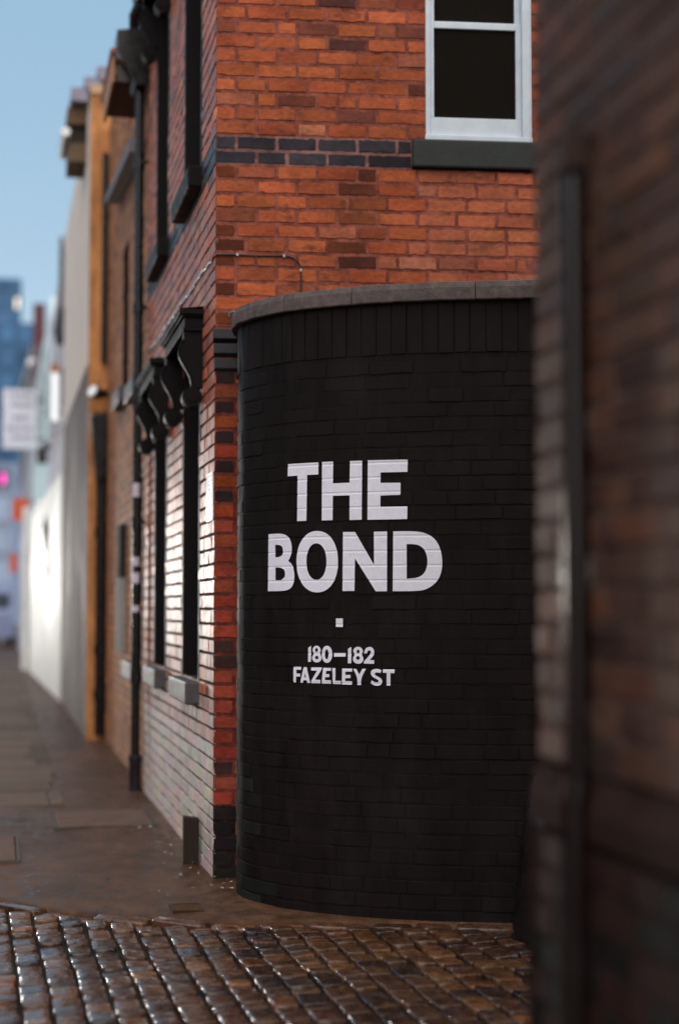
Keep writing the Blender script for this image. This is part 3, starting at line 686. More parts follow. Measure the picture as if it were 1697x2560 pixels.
def street_window(a, b, z0, z1):
    mb = MB()       # painted surround: jamb linings, head, and timber frame
    d = 0.13
    mb.box(CX0 + 0.004, CX0 + 0.30, a - 0.001, a + 0.012, z0, z1)
    mb.box(CX0 - 0.003, CX0 + 0.30, b - 0.012, b + 0.055, z0, z1)
    mb.box(CX0 - 0.003, CX0 + 0.004, a - 0.055, a + 0.012, z0, z1)
    mb.box(CX0 + 0.004, CX0 + 0.30, a + 0.012, b - 0.012, z1 - 0.02, z1)
    for ya, yb in ((a + 0.012, a + 0.065), (b - 0.065, b - 0.012)): mb.box(CX0 + d, CX0 + d + 0.06, ya, yb, z0, z1 - 0.02)
    for za, zb in ((z0, z0 + 0.07), ((z0 + z1) / 2 - 0.02, (z0 + z1) / 2 + 0.02), (z1 - 0.085, z1 - 0.02)):
        mb.box(CX0 + d + 0.005, CX0 + d + 0.055, a + 0.065, b - 0.065, za, zb)
    wdw = mb.build('window', M['black_stone'], corner)
    mb = MB(); mb.box(CX0 + d + 0.028, CX0 + d + 0.032, a + 0.06, b - 0.06, z0 + 0.06, z1 - 0.08)
    mb.build('pane', M['black_glass'], wdw)
    mb = MB(); mb.box(CX0 - 0.085, CX0 + 0.13, a - 0.06, b + 0.06, z0 - 0.135, z0 - 0.002)
    mb.build('sill', M['sill'] if z0 < 2 else M['black_stone'], wdw, bevel=0.012)
    # moulded hood on two brackets
    mb = MB(); zt = z1 + 0.02; ya, yb = a - 0.155, b + 0.155
    steps = [(0.118, zt, zt + 0.022), (0.110, zt + 0.022, zt + 0.082), (0.128, zt + 0.082, zt + 0.095), (0.142, zt + 0.095, zt + 0.128)]
    for p, za, zb in steps:
        e = (p - 0.11)
        mb.box(CX0 - p, CX0 + 0.01, ya - e, yb + e, za, zb - 0.0008)
    mb.poly([(CX0 - 0.142, ya - 0.03, zt + 0.1285), (CX0 - 0.142, yb + 0.03, zt + 0.1285), (CX0 + 0.01, yb + 0.03, zt + 0.145), (CX0 + 0.01, ya - 0.03, zt + 0.145)], [(0, 1, 2, 3)])
    hood = mb.build('hood', M['black_stone'], corner, bevel=0.004)
    for y0 in (a - 0.145, b + 0.045):
        mb = MB(); console(mb, y0, y0 + 0.10, zt - 0.001)
        mb.build('bracket', M['black_stone'], hood)
for (a, b) in (W1, W2):
    for (c, d) in ZW: street_window(a, b, c, d)

# white sash window in the alley face
def sash():
    a, b, z0, z1 = ALLW
    f = lambda u, z, n: fr_alley(u, z, n)
    def bx(mb, u0, u1, za, zb, n0, n1): mb.box(u0, u1, n0, n1, za, zb, frame=lambda x, y, z: fr_alley(x, z, y))
    mb = MB()
    bx(mb, a, a + 0.028, z0 + 0.035, z1, -0.09, -0.004); bx(mb, b - 0.055, b, z0 + 0.035, z1, -0.09, 0.006)
    bx(mb, a - 0.004, b + 0.004, z0 + 0.005, z0 + 0.034, -0.09, 0.012); bx(mb, a + 0.028, b - 0.055, z1 - 0.05, z1, -0.09, -0.004)
    wd = mb.build('window', M['white_wood'], corner, bevel=0.003)
    mb = MB()       # lower sash: deep bottom rail, narrow stiles
    l_, r_ = a + 0.029, b - 0.056
    bx(mb, l_, l_ + 0.022, z0 + 0.142, z1 / 2 + 2.42, -0.05, -0.014); bx(mb, r_ - 0.032, r_, z0 + 0.142, 4.79, -0.05, -0.014)
    bx(mb, l_, r_, z0 + 0.036, z0 + 0.141, -0.05, -0.012)
    bx(mb, l_ + 0.022, r_ - 0.032, 4.752, 4.79, -0.05, -0.014)
    mb.v = mb.v
    s1 = mb.build('sash', M['white_wood'], wd, bevel=0.003)
    mb = MB()
    bx(mb, l_, l_ + 0.03, 4.792, z1 - 0.05, -0.085, -0.052); bx(mb, r_ - 0.03, r_, 4.792, z1 - 0.05, -0.085, -0.052)
    bx(mb, l_ + 0.03, r_ - 0.03, 4.765, 4.806, -0.085, -0.052)
    bx(mb, l_ + 0.03, r_ - 0.03, z1 - 0.11, z1 - 0.05, -0.085, -0.052)
    mb.build('sash', M['white_wood'], wd, bevel=0.003)
    mb = MB(); bx(mb, l_ + 0.02, r_ - 0.03, z0 + 0.13, 4.76, -0.034, -0.030)
    mb.build('pane', M['glass'], wd)
    mb = MB(); bx(mb, l_ + 0.02, r_ - 0.02, 4.80, z1 - 0.10, -0.070, -0.066)
    mb.build('pane', M['glass'], wd)
    mb = MB()
    bx(mb, 1.102, 1.95, 3.937, 4.097, -0.2, 0.035)
    for v_ in range(0): pass
    mb.build('sill', M['green_stone'], wd, bevel=0.012)
    mb = MB()      # black box added behind the glass as the darkness of the room
    bx(mb, a + 0.03, b - 0.06, z0 + 0.04, z1, -0.24, -0.10)
    mb.build('dark_room_box', M['black_glass'], wd)
sash()
# stepped black string course that dies behind the curved wall
mb = MB()
for i, (za, zb) in enumerate(((2.922, 3.001), (2.842, 2.919), (2.760, 2.839))):
    p = 0.045 - 0.012 * i
    prof = [(-0.01, za), (p, za + 0.022), (p, zb - 0.004), (p - 0.006, zb), (-0.01, zb)]
    mb.prism(prof, -0.012 + 0.004 * i, 0.34, lambda q, z, e: fr_alley(e, z, q), (0.035, 0.034, 0.038))
mb.build('corbel', M['blue_brick'], corner, bevel=0.003)

# downpipe at the joint with the neighbour
PX, PY = 1.082, 13.48
mb = MB(); mb.tube([(PX, PY, 0.26), (PX, PY, 5.72)], 0.036, 16)
for z in (0.9, 2.15, 3.9, 5.1):
    mb.tube([(PX, PY, z - 0.045), (PX, PY, z + 0.045)], 0.045, 16)
    mb.box(PX, CX0 + 0.02, PY - 0.09, PY - 0.06, z - 0.014, z + 0.014)
pipe = mb.build('downpipe', M['black_metal'], corner)
mb = MB(); mb.tube([(PX, PY, -0.05), (PX, PY, 0.23), (PX, PY, 0.235), (PX, PY, 0.275)], [0.050, 0.048, 0.056, 0.056], 16, (0.03, 0.022, 0.03))
mb.build('pipe_shoe', M['gloss'], pipe)
mb = MB()      # hopper head: box on a tapered funnel
mb.prism([(PX - 0.20, 5.98), (PX - 0.20, 6.16), (PX + 0.068, 6.20), (PX + 0.068, 5.98), (PX + 0.036, 5.72), (PX - 0.05, 5.72), (PX - 0.12, 5.88)], PY - 0.16, PY + 0.18, lambda a, b, e: (a, e, b))
mb.tube([(PX - 0.05, PY - 0.02, 6.16), (PX - 0.06, PY - 0.1, 6.30), (PX, PY - 0.14, 6.44)], 0.045, 10)
mb.build('hopper', M['black_metal'], pipe)
STK = [(2.36, 2.47, 'pale lilac sticker, topmost on the black downpipe'), (1.80, 1.87, 'small white sticker on the pipe below the topmost one'),
       (1.66, 1.745, 'torn pale sticker in the middle of the downpipe'), (1.43, 1.48, 'lowest narrow mauve sticker on the downpipe')]
for za, zb, lb in STK:
    mb = MB(); n = 9
    th = [R(200 + 100 * i / (n - 1)) for i in range(n)]
    vv = [(PX + 0.0372 * math.cos(t), PY + 0.0372 * math.sin(t), z) for z in (za, zb) for t in th] + [(PX + 0.0366 * math.cos(t), PY + 0.0366 * math.sin(t), z) for z in (za, zb) for t in th]
    mb.poly(vv, [(i, i + 1, n + i + 1, n + i) for i in range(n - 1)] + [(2 * n + i + 1, 2 * n + i, 3 * n + i, 3 * n + i + 1) for i in range(n - 1)], (0.62, 0.55, 0.66))
    tag(mb.build('sticker', M['gloss']), lb, 'sticker', 'stickers on the black downpipe')

# notice fixed beside the corner
nt = thing('notice_sign', 'small white printed notice fixed to the brick at the building corner', 'sign', (CX0, 9.18, 1.95))
NY0, NY1, NZ0, NZ1 = 9.065, 9.335, 1.945, 2.215
mb = MB(); mb.box(CX0 - 0.010, CX0 - 0.004, NY0, NY1, NZ0, NZ1, (0.80, 0.82, 0.84)); mb.build('panel', M['gloss'], nt)
mb = MB()
def nline(y0, y1, z0, z1, c): mb.box(CX0 - 0.0112, CX0 - 0.0102, NY0 + y0, NY0 + y1, NZ0 + z0, NZ0 + z1, c)
for z in (0.247, 0.148, 0.128, 0.012): nline(0.02, 0.25, z, z + 0.004, (0.15, 0.20, 0.21))
for i, z in enumerate((0.22, 0.20, 0.175, 0.135, 0.105, 0.09, 0.07, 0.05, 0.03)):
    y = 0.03
    while y < 0.20:
        l_ = random.uniform(0.01, 0.04); nline(y, y + l_, z, z + 0.006, (0.42, 0.44, 0.47)); y += l_ + 0.01
mb.build('print', M['gloss'], nt)

# cable clipped along the wall
cab = thing('cable', 'thin black cable clipped along the brick, turning down behind the coping', 'cable', (CX0, CY0, 3.4))
pts = [fr_street(y, 3.408 + 0.10 * (y - 9.05) / 4.2 * 0.9 + 0.006 * math.sin(y * 6), 0.008) for y in np.linspace(13.2, 9.06, 40)]
pts += [fr_alley(u, 3.418 + 0.002 * math.sin(u * 20), 0.008) for u in np.linspace(0.01, 0.385, 12)]
pts += [fr_alley(0.385 + 0.09 * math.sin(t), 3.418 - 0.075 * (1 - math.cos(t)), 0.008) for t in np.linspace(0.2, math.pi / 2, 8)]
pts += [fr_alley(0.475, z, 0.008) for z in np.linspace(3.33, 2.9, 8)]
mb = MB(); mb.tube(pts, 0.0048, 8, (0.012, 0.010, 0.012)); mb.build('cable_run', M['gloss'], cab)
for i, y in enumerate(np.linspace(9.3, 12.9, 13)):
    mb = MB(); z = 3.408 + 0.09 * (y - 9.05) / 4.2 + 0.006 * math.sin(y * 6)
    mb.box(CX0 - 0.016, CX0 - 0.002, y - 0.07, y + 0.07, z - 0.006, z + 0.006, (0.72, 0.70, 0.68)); mb.build('clip', M['gloss'], cab)
for u, z in ((0.12, 3.420), (0.38, 3.418), (0.474, 3.34)):
    mb = MB(); mb.box(u - 0.006, u + 0.006, -0.001, 0.016, z - 0.007, z + 0.007, (0.5, 0.45, 0.4), frame=lambda x, y, z_: fr_alley(x, z_, y)); mb.build('clip', M['gloss'], cab)
# scrap of bright blue strip where the corbel meets the coping
mb = MB(); mb.tube([fr_alley(0.075, 3.07, 0.012), fr_alley(0.08, 3.095, 0.02), fr_alley(0.102, 3.10, 0.03), fr_alley(0.11, 3.065, 0.045), fr_alley(0.095, 3.05, 0.03)], 0.0035, 6, (0.05, 0.30, 0.50))
tag(mb.build('plastic_tie', M['gloss']), 'bright blue plastic tie looped beside the end of the stone coping', 'plastic tie')
# stub post, access covers, drain, litter
st = thing('wooden_post', 'short dark timber stub post standing against the brick near the corner', 'post', (1.085, 9.62, 0))
mb = MB(); mb.prism([(1.045, 9.565), (1.135, 9.56), (1.138, 9.66), (1.05, 9.67)], -0.05, 0.25, lambda a, b, e: (a + 0.006 * e, b, e + (0.012 if a < 1.1 and e > 0.1 else 0.0)))
mb.build('post_shaft', M['wood'], st, bevel=0.008)
def cover(name, label, x0, x1, y0, y1, n, rim=0.02):
    t = thing(name, label, 'access cover', ((x0 + x1) / 2, (y0 + y1) / 2, 0))
    mb = MB()
    for a, b, c, d in ((x0, x1, y0, y0 + rim), (x0, x1, y1 - rim, y1), (x0, x0 + rim, y0 + rim, y1 - rim), (x1 - rim, x1, y0 + rim, y1 - rim)):
        mb.box(a, b, c, d, -0.03, 0.009, (0.10, 0.085, 0.075))
    mb.build('frame', M['flag'], t)
    for i in range(n):
        a = y0 + rim + (y1 - y0 - 2 * rim) * i / n + 0.008; b = y0 + rim + (y1 - y0 - 2 * rim) * (i + 1) / n - 0.008
        mb = MB(); mb.box(x0 + rim + 0.006, x1 - rim - 0.006, a, b, -0.03, 0.012, (0.135, 0.085, 0.064)); mb.build('lid', M['flag'], t, bevel=0.006)
    return t
cover('access_cover', 'long pale two piece access cover set in the pavement beside the wall', 0.37, 1.06, 11.23, 12.1, 2)
cover('access_cover', 'single stone access cover at the left edge of the pavement', -0.65, 0.135, 9.82, 10.9, 1)
dg = thing('drain_grate', 'small rusty iron drain grate at the edge of the setts', 'drain', (0.905, 8.13, 0))
mb = MB()
for a, b, c, d in ((0.83, 0.98, 8.035, 8.05), (0.83, 0.98, 8.22, 8.235), (0.83, 0.845, 8.05, 8.22), (0.965, 0.98, 8.05, 8.22)): mb.box(a, b, c, d, -0.03, 0.010, (0.06, 0.035, 0.022))
mb.build('frame', M['flag'], dg)
mb = MB()
for i in range(7): mb.box(0.845, 0.965, 8.058 + i * 0.024, 8.068 + i * 0.024, -0.03, 0.008, (0.10, 0.055, 0.03))
mb.build('bars', M['flag'], dg)
mb = MB()
for i in range(70):
    t = random.random(); y = 8.6 + 3.2 * t * random.random(); x = (1.14 if y > 9.05 else 1.30 + (9.05 - y) * 0.1) - abs(random.gauss(0, 0.16)) - 0.02
    if y < edge_y(x) + 0.03: continue
    r = random.uniform(0.006, 0.02); a0 = random.uniform(0, 6.28)
    vv = [(x + r * math.cos(a0 + q) * random.uniform(.5, 1), y + r * math.sin(a0 + q), 0.006 + random.uniform(0, 0.008)) for q in (0, 1.3, 2.6, 4.2)]
    mb.poly(vv, [(0, 1, 2, 3)], random.choice([(0.45, 0.42, 0.40), (0.16, 0.08, 0.03), (0.10, 0.06, 0.03), (0.22, 0.11, 0.05), (0.6, 0.6, 0.58)]))
lt = stuff(mb.build('leaf_litter', M['flag'])); lt['label'] = 'scraps of leaf and paper scattered along the foot of the wall'; lt['category'] = 'litter'
# flags at the left of the pavement
mb = MB()
yy = 12.6
while yy < 40:
    d = random.uniform(0.55, 0.9); xx = -1.55
    while xx < 0.42:
        wv = random.uniform(0.5, 0.8)
        k = random.uniform(0.75, 1.2)
        mb.box(xx + .006, min(xx + wv, 0.5) - .006, yy + .006, yy + d - .006, -0.03, 0.008 + random.gauss(0, 0.003), (0.130 * k, 0.092 * k, 0.072 * k)); xx += wv
    yy += d
structure(mb.build('flagged_path', M['flag'], bevel=0.006))

# ================================================================== neighbours down the street
def wall_block(mb, pts, z0, z1, col, mi=0):
    mb.prism(pts, z0, z1, lambda a, b, e: (a, b, e), col, mi)

# second brick building
nb = thing('brick_building', 'tan brick building behind the black downpipe, with short overhanging eaves', 'building', (CX0, 16, 0))
mb = MB()
op2 = [(13.95, 14.75, 3.42, 5.1), (15.6, 16.4, 3.55, 5.0), (13.9, 14.8, 1.0, 2.6)]
def fr_nb(u, z, n): return (CX0 + 0.012 - n, u, z)
brickwork(mb, fr_nb, 13.52, 18.70, -0.15, 6.05, TAN, (0.30, 0.15, 0.09), op2, None, tilt=0.012, wavy=False, wav=0.001, split=0.3)
brickwork(mb, fr_nb, 15.9, 18.70, 6.054, 6.95, TAN, (0.30, 0.15, 0.09), (), None, tilt=0.012, wavy=False, wav=0.001, split=0.3)
mb.build('street_wall', [M['far_brick'], M['mortar']], nb)
mb = MB(); wall_block(mb, [(CX0 + 0.2, 13.52), (4.8, 13.52), (4.8, 18.69), (CX0 + 0.2, 18.69)], -0.15, 6.045, (0.05, 0.03, 0.025))
wall_block(mb, [(CX0 + 0.2, 15.9), (4.8, 15.9), (4.8, 18.69), (CX0 + 0.2, 18.69)], 6.05, 6.945, (0.10, 0.05, 0.03)); mb.build('inner_wall', M['plain'], nb)
for a, b, c, d in op2:
    mb = MB()
    mb.box(CX0 + 0.02, CX0 + 0.15, a, a + 0.02, c, d); mb.box(CX0 + 0.02, CX0 + 0.15, b - 0.02, b, c, d); mb.box(CX0 + 0.02, CX0 + 0.15, a + 0.02, b - 0.02, d - 0.03, d)
    mb.box(CX0 + 0.10, CX0 + 0.14, a + 0.02, a + 0.08, c, d - 0.03); mb.box(CX0 + 0.10, CX0 + 0.14, b - 0.08, b - 0.02, c, d - 0.03)
    wd = mb.build('window', M['black_stone'], nb)
    mb = MB(); mb.box(CX0 + 0.12, CX0 + 0.125, a + 0.08, b - 0.08, c, d - 0.03); mb.build('pane', M['black_glass'], wd)
    mb = MB(); mb.box(CX0 - 0.085, CX0 + 0.13, a - 0.06, b + 0.06, c - 0.15, c - 0.002); mb.build('sill', M['sill'], wd, bevel=0.01)
mb = MB()
mb.box(0.88, CX0 + 0.3, 13.55, 14.75, 5.86, 5.93, (0.16, 0.085, 0.05)); mb.box(0.86, 0.88, 13.55, 14.75, 5.80, 6.02, (0.42, 0.22, 0.13))
mb.box(0.90, CX0, 13.53, 13.549, 5.80, 6.00, (0.12, 0.11, 0.11))
mb.prism([(0.86, 6.022), (4.8, 7.6), (4.8, 7.68), (0.84, 6.06)], 13.5, 14.9, lambda a, b, e: (a, e, b), (0.35, 0.13, 0.08))
mb.build('eaves', M['plain'], nb)
mb = MB(); mb.prism([(13.75, 5.28), (17.0, 5.62), (17.0, 5.70), (13.75, 5.40)], 1.02, CX0, lambda a, b, e: (e, a, b), (0.20, 0.18, 0.19)); mb.build('ledge', M['plain'], nb)
# meter box low on the wall
mb = MB(); mb.box(CX0 - 0.05, CX0 + 0.008, 15.7, 16.1, 1.75, 2.25, (0.03, 0.03, 0.03)); mb.box(CX0 - 0.05, CX0 + 0.008, 15.7, 16.1, 1.05, 1.74, (0.30, 0.29, 0.28)); mb.build('wall_box', M['plain'], nb)

# ochre pier building
oc = thing('rendered_building', 'ochre and pale rendered building with stepped tile verge and grey ground floor', 'building', (1.0, 22, 0))
FX0, FX1 = 0.955, 0.945
def fx(y): return FX0 + (FX1 - FX0) * (y - 18.72) / (26.2 - 18.72)
mb = MB(); wall_block(mb, [(FX0, 18.72), (4.8, 18.72), (4.8, 18.9), (fx(18.9), 18.9)], -0.15, 7.3, (0.56, 0.245, 0.095)); mb.build('return_wall', M['ochre'], oc, 'ochre orange return wall')
mb = MB(); wall_block(mb, [(fx(18.9), 18.902), (4.8, 18.902), (4.8, 26.2), (fx(26.2), 26.2)], 4.25, 7.3, (0.76, 0.62, 0.53)); mb.build('upper_wall', M['plain'], oc)
mb = MB(); wall_block(mb, [(fx(18.9) + 0.02, 18.902), (4.8, 18.902), (4.8, 26.2), (fx(26.2) + 0.01, 26.2)], -0.15, 4.246, (0.2, 0.18, 0.18)); mb.build('lower_wall', M['smear'], oc)
mb = MB(); mb.box(fx(26.2) - 0.02, fx(26.2) + 0.03, 25.9, 26.15, 0.0, 4.2, (0.55, 0.52, 0.48)); mb.build('corner_trim', M['plain'], oc)
mb = MB()
for i in range(5):
    x0 = 0.755 + i * 0.15; z0 = 7.42 + i * 0.135
    mb.box(x0, x0 + 0.19, 19.4, 20.5, z0, z0 + 0.16, (0.18, 0.165, 0.22))
    mb.box(max(1.02, x0 + 0.19), 4.8, 19.45 + 1.06 * (x0 < 0.82), 26.2, z0 + 0.001, z0 + 0.13, (0.16, 0.10, 0.08))
mb.box(0.95, 1.5, 18.70, 19.39, 7.302, 7.40, (0.42, 0.24, 0.11))
mb.build('roof', M['tile'], oc)
mb = MB(); mb.box(0.72, 0.99, 19.6, 20.5, 7.20, 7.40, (0.13, 0.08, 0.05)); mb.box(0.74, 0.99, 19.7, 20.5, 6.78, 7.0, (0.16, 0.11, 0.07)); mb.box(0.78, 0.99, 19.72, 20.5, 7.0, 7.2, (0.05, 0.04, 0.035))
mb.build('eaves', M['plain'], oc)
mb = MB(); mb.tube([(0.70, 19.55, 7.09), (0.70, 20.5, 7.06)], 0.055, 10, (0.75, 0.75, 0.75)); mb.build('gutter', M['gloss'], oc)
# dark downpipe, hopper and lantern in the internal corner
mb = MB(); mb.tube([(1.10, 18.62, 0.05), (1.10, 18.62, 3.15)], 0.062, 12); mb.tube([(1.115, 18.64, 4.2), (1.115, 18.64, 6.6)], 0.035, 10)
for z in (0.5, 1.0, 2.3): mb.tube([(1.10, 18.62, z - 0.05), (1.10, 18.62, z + 0.05)], 0.075, 12)
dp = mb.build('downpipe', M['black_metal'], oc)
mb = MB(); mb.prism([(0.98, 3.42), (0.96, 3.62), (0.995, 3.58), (1.03, 3.66), (1.07, 3.60), (1.11, 3.66), (1.145, 3.62), (1.14, 3.42), (1.135, 2.95), (1.03, 2.85), (1.02, 3.0)], 18.48, 18.66, lambda a, b, e: (a, e, b)); mb.build('hopper', M['black_metal'], dp)
wlp = thing('wall_lantern', 'small black floodlight bracketed on the ochre corner above the hopper', 'lamp', (1.05, 18.6, 3.85))
mb = MB(); mb.tube([(1.14, 18.62, 3.86), (1.05, 18.5, 3.84), (0.99, 18.45, 3.86)], [0.05, 0.06, 0.085], 14); mb.build('housing', M['black_metal'], wlp)
mb = MB(); mb.tube([(0.988, 18.447, 3.861), (0.975, 18.437, 3.868)], [0.07, 0.07], 14, (0.85, 0.85, 0.85)); mb.build('lens', M['gloss'], wlp)
mb = MB(); mb.box(1.0, 1.02, 20.2, 20.5, 1.0, 1.3, (0.03, 0.025, 0.025)); mb.build('meter_box', M['gloss'], oc)

# white boundary wall farther on
mb = MB(); wall_block(mb, [(0.955, 26.24), (1.25, 26.24), (0.98, 39.9), (0.67, 39.9)], -0.15, 3.62, (0.80, 0.77, 0.71))
tag(mb.build('boundary_wall', M['sheen']), 'tall cream white boundary wall catching the light beyond the grey frontage', 'wall')
def fl(y): return 0.955 + (0.67 - 0.955) * (y - 26.24) / (39.9 - 26.24)
mb = MB(); mb.prism([(0, 2.32), (0.05, 2.9), (0.02, 3.2), (-0.05, 2.9)], 31.0, 31.3, lambda a, b, e: (fl(31.2) - 0.06 + a, e, b)); mb.prism([(0, 1.95), (0.03, 2.25), (-0.03, 2.25)], 31.0, 31.3, lambda a, b, e: (fl(31.2) - 0.06 + a, e, b))
tag(mb.build('wall_bracket', M['black_metal']), 'thin black iron bracket on the cream white wall', 'bracket')
# lilac grey building behind it
lb = thing('rendered_building', 'tall lilac grey building behind the cream boundary wall, thin flue on its edge', 'building', (1.4, 34, 0))
mb = MB(); wall_block(mb, [(1.16, 26.25), (5, 26.25), (5, 41.9), (1.16, 41.9)], -0.15, 8.5, (0.62, 0.57, 0.61)); mb.build('wall', M['plain'], lb)
mb = MB(); mb.tube([(1.08, 32.0, 7.2), (1.09, 32, 8.6)], 0.045, 8, (0.10, 0.09, 0.07)); mb.tube([(1.08, 32.0, 6.5), (1.07, 32, 6.75), (1.08, 32, 7.25)], [0.07, 0.13, 0.06], 10, (0.03, 0.03, 0.03)); mb.build('flue', M['gloss'], lb)
mb = MB(); mb.box(1.09, 1.155, 31.6, 31.9, 5.3, 6.0, (0.02, 0.025, 0.03)); mb.build('vent', M['gloss'], lb)
for y0 in (28.2, 30.0, 33.4, 36.0, 38.8):
    mb = MB(); mb.box(1.11, 1.158, y0, y0 + 0.9, 5.0, 6.9, (0.50, 0.47, 0.49)); wd = mb.build('window', M['gloss'], lb)
    mb = MB(); mb.box(1.098, 1.108, y0 + 0.08, y0 + 0.82, 5.08, 6.82); mb.build('pane', M['black_glass'], wd)
# projecting illuminated sign
vs_sign = thing('projecting_sign', 'narrow white illuminated sign projecting from the lilac grey building', 'sign', (0.99, 32, 5))
mb = MB(); mb.box(0.92, 1.06, 32.1, 32.16, 5.05, 5.98); mb.build('lit_panel', M['white_lamp'], vs_sign)
mb = MB(); mb.box(0.91, 1.07, 32.09, 32.17, 5.982, 6.15, (0.42, 0.14, 0.05)); mb.build('cap', M['gloss'], vs_sign)
mb = MB(); mb.box(1.06, 1.16, 32.11, 32.15, 5.2, 5.25, (0.05, 0.05, 0.05)); mb.build('arm', M['gloss'], vs_sign)
# mint building
mt = thing('rendered_building', 'pale mint building with a plain light front, far down the street', 'building', (1.4, 52, 0))
mb = MB(); wall_block(mb, [(1.18, 42), (7, 42), (7, 63.9), (1.18, 63.9)], -0.15, 9.3, (0.70, 0.82, 0.83)); mb.build('wall', M['plain'], mt)
for y0 in (44, 48, 52, 56, 60):
    mb = MB(); mb.box(1.12, 1.178, y0, y0 + 1.4, 6.6, 8.4, (0.55, 0.62, 0.63)); wd = mb.build('window', M['gloss'], mt)
    mb = MB(); mb.box(1.10, 1.118, y0 + 0.1, y0 + 1.3, 6.7, 8.3); mb.build('pane', M['black_glass'], wd)
mb = MB(); mb.box(0.95, 1.2, 42.0, 46, 3.7, 4.2, (0.6, 0.6, 0.68)); mb.build('fascia', M['gloss'], mt)
mb = MB(); mb.box(0.86, 1.12, 41.7, 41.95, 5.05, 5.45, (0.035, 0.018, 0.012)); mb.box(1.0, 1.3, 40.9, 41.69, 5.35, 5.5, (0.035, 0.02, 0.03))
tag(mb.build('alarm_box', M['gloss']), 'dark brown box on a bracket beneath the mint building front', 'alarm box')
# dark roofed building with a pale strip for the glints on its edge
dr = thing('gabled_building', 'dark roofed gabled building with pale glints along its roof edge, beyond the mint front', 'building', (1.5, 75, 0))
mb = MB(); wall_block(mb, [(1.2, 64.2), (9, 64.2), (9, 104), (1.2, 104)], -0.15, 9.0, (0.42, 0.40, 0.44)); mb.build('wall', M['plain'], dr)
mb = MB(); mb.prism([(64.2, 11.6), (67, 12.0), (104, 15.0), (104, 9.02), (64.2, 9.02)], 1.1, 9, lambda a, b, e: (e, a, b), (0.06, 0.035, 0.04)); mb.build('roof', M['tile'], dr)
mb = MB(); mb.tube([(1.08, 64.2, 10.9), (0.98, 85, 12.4), (0.95, 104, 13.6)], 0.16, 8, (0.62, 0.60, 0.64)); mb.build('verge', M['plain'], dr)  # pale tube stands in for bright glints along the roof edge
mb = MB(); mb.box(1.15, 1.6, 64.4, 65, 11.5, 13.2, (0.10, 0.04, 0.045)); mb.build('chimney', M['plain'], dr)
# sign board hanging over the pavement
sb = thing('sign_board', 'large pale sign board of faint lettering hung above the far pavement', 'sign', (0.45, 45, 6))
mb = MB(); mb.box(0.02, 0.90, 45.0, 45.06, 5.72, 7.32, (0.70, 0.69, 0.76)); mb.build('panel', M['plain'], sb)
for z, a, b in ((7.12, 0.18, 0.78), (6.86, 0.22, 0.80), (6.50, 0.30, 0.72), (6.22, 0.12, 0.84), (5.98, 0.25, 0.78)):
    x = a; mb = MB()
    while x < b:
        wv = random.uniform(0.04, 0.14); mb.box(x, min(x + wv, b), 44.985, 44.999, z, z + 0.10, (0.34, 0.31, 0.42)); x += wv + 0.03
    mb.build('text_row', M['plain'], sb)
mb = MB(); mb.box(0.90, 1.17, 45.01, 45.05, 7.0, 7.08, (0.1, 0.1, 0.1)); mb.build('bracket', M['gloss'], sb)
mb = MB(); mb.box(0.90, 1.17, 45.01, 45.05, 5.95, 6.03, (0.1, 0.1, 0.1)); mb.build('bracket', M['gloss'], sb)
# orange hoarding signs, white post, far street
for (x0, x1, y, z0, z1, lb_) in ((0.36, 0.84, 52, 4.15, 4.85, 'orange red square sign over the far pavement'), (0.34, 0.60, 62, 2.75, 3.45, 'smaller orange red sign low beside the far pavement')):
    t = thing('projecting_sign', lb_, 'sign', (x0, y, z0))
    mb = MB(); mb.box(x0, x1, y, y + 0.06, z0, z1, (0.62, 0.085, 0.022)); mb.build('panel', M['gloss'], t)
    mb = MB(); mb.tube([(x1, y + 0.03, z1 - 0.1), (1.2, y + 0.03, z1 - 0.1)], 0.03, 8, (0.1, 0.1, 0.1)); mb.build('arm', M['gloss'], t)
mb = MB(); wall_block(mb, [(0.69, 40.2), (1.17, 40.2), (1.17, 62), (0.72, 62)], -0.15, 3.9, (0.60, 0.60, 0.66))
tag(mb.build('shop_front', M['plain']), 'pale low frontage standing past the end of the cream wall', 'building')
mb = MB(); mb.tube([(0.60, 40.0, 0.0), (0.60, 40.0, 3.85)], 0.09, 12, (0.82, 0.82, 0.82)); tag(mb.build('white_post', M['gloss']), 'glossy white post at the far end of the cream wall', 'post')
for (y, x, z, c, lb_) in ((58, 0.35, 2.4, (0.22, 0.26, 0.42), 'bluish parked van far down the street, tall and boxy'),):
    t = thing('parked_van', lb_, 'van', (x, y, 0))
    mb = MB(); mb.prism([(0, 0.35), (0, 1.2), (0.25, 2.2), (0.45, 2.35), (4.6, 2.35), (4.7, 0.35)], -1.7, 0.15, lambda a, b, e: (x + e, y + 6 + a, b), c); mb.build('body', M['gloss'], t)
    for wy in (6.9, 9.8):
        mb = MB(); mb.tube([(x - 1.75, y + wy, 0.33), (x - 1.5, y + wy, 0.33)], 0.34, 16, (0.02, 0.02, 0.02)); mb.build('wheel', M['gloss'], t)
        mb = MB(); mb.tube([(x - 0.05, y + wy, 0.33), (x + 0.18, y + wy, 0.33)], 0.34, 16, (0.02, 0.02, 0.02)); mb.build('wheel', M['gloss'], t)
    mb = MB(); mb.box(x - 1.55, x, y + 6.06, y + 6.16, 1.35, 2.0, (0.03, 0.04, 0.06)); mb.build('windscreen', M['gloss'], t)
ns = thing('neon_sign', 'glowing pink neon sign on the far left of the street', 'sign', (0.05, 70, 6))
mb = MB(); mb.box(-0.4, 0.2, 70, 70.05, 6.5, 7.15, (0.04, 0.04, 0.05)); mb.build('board', M['gloss'], ns)
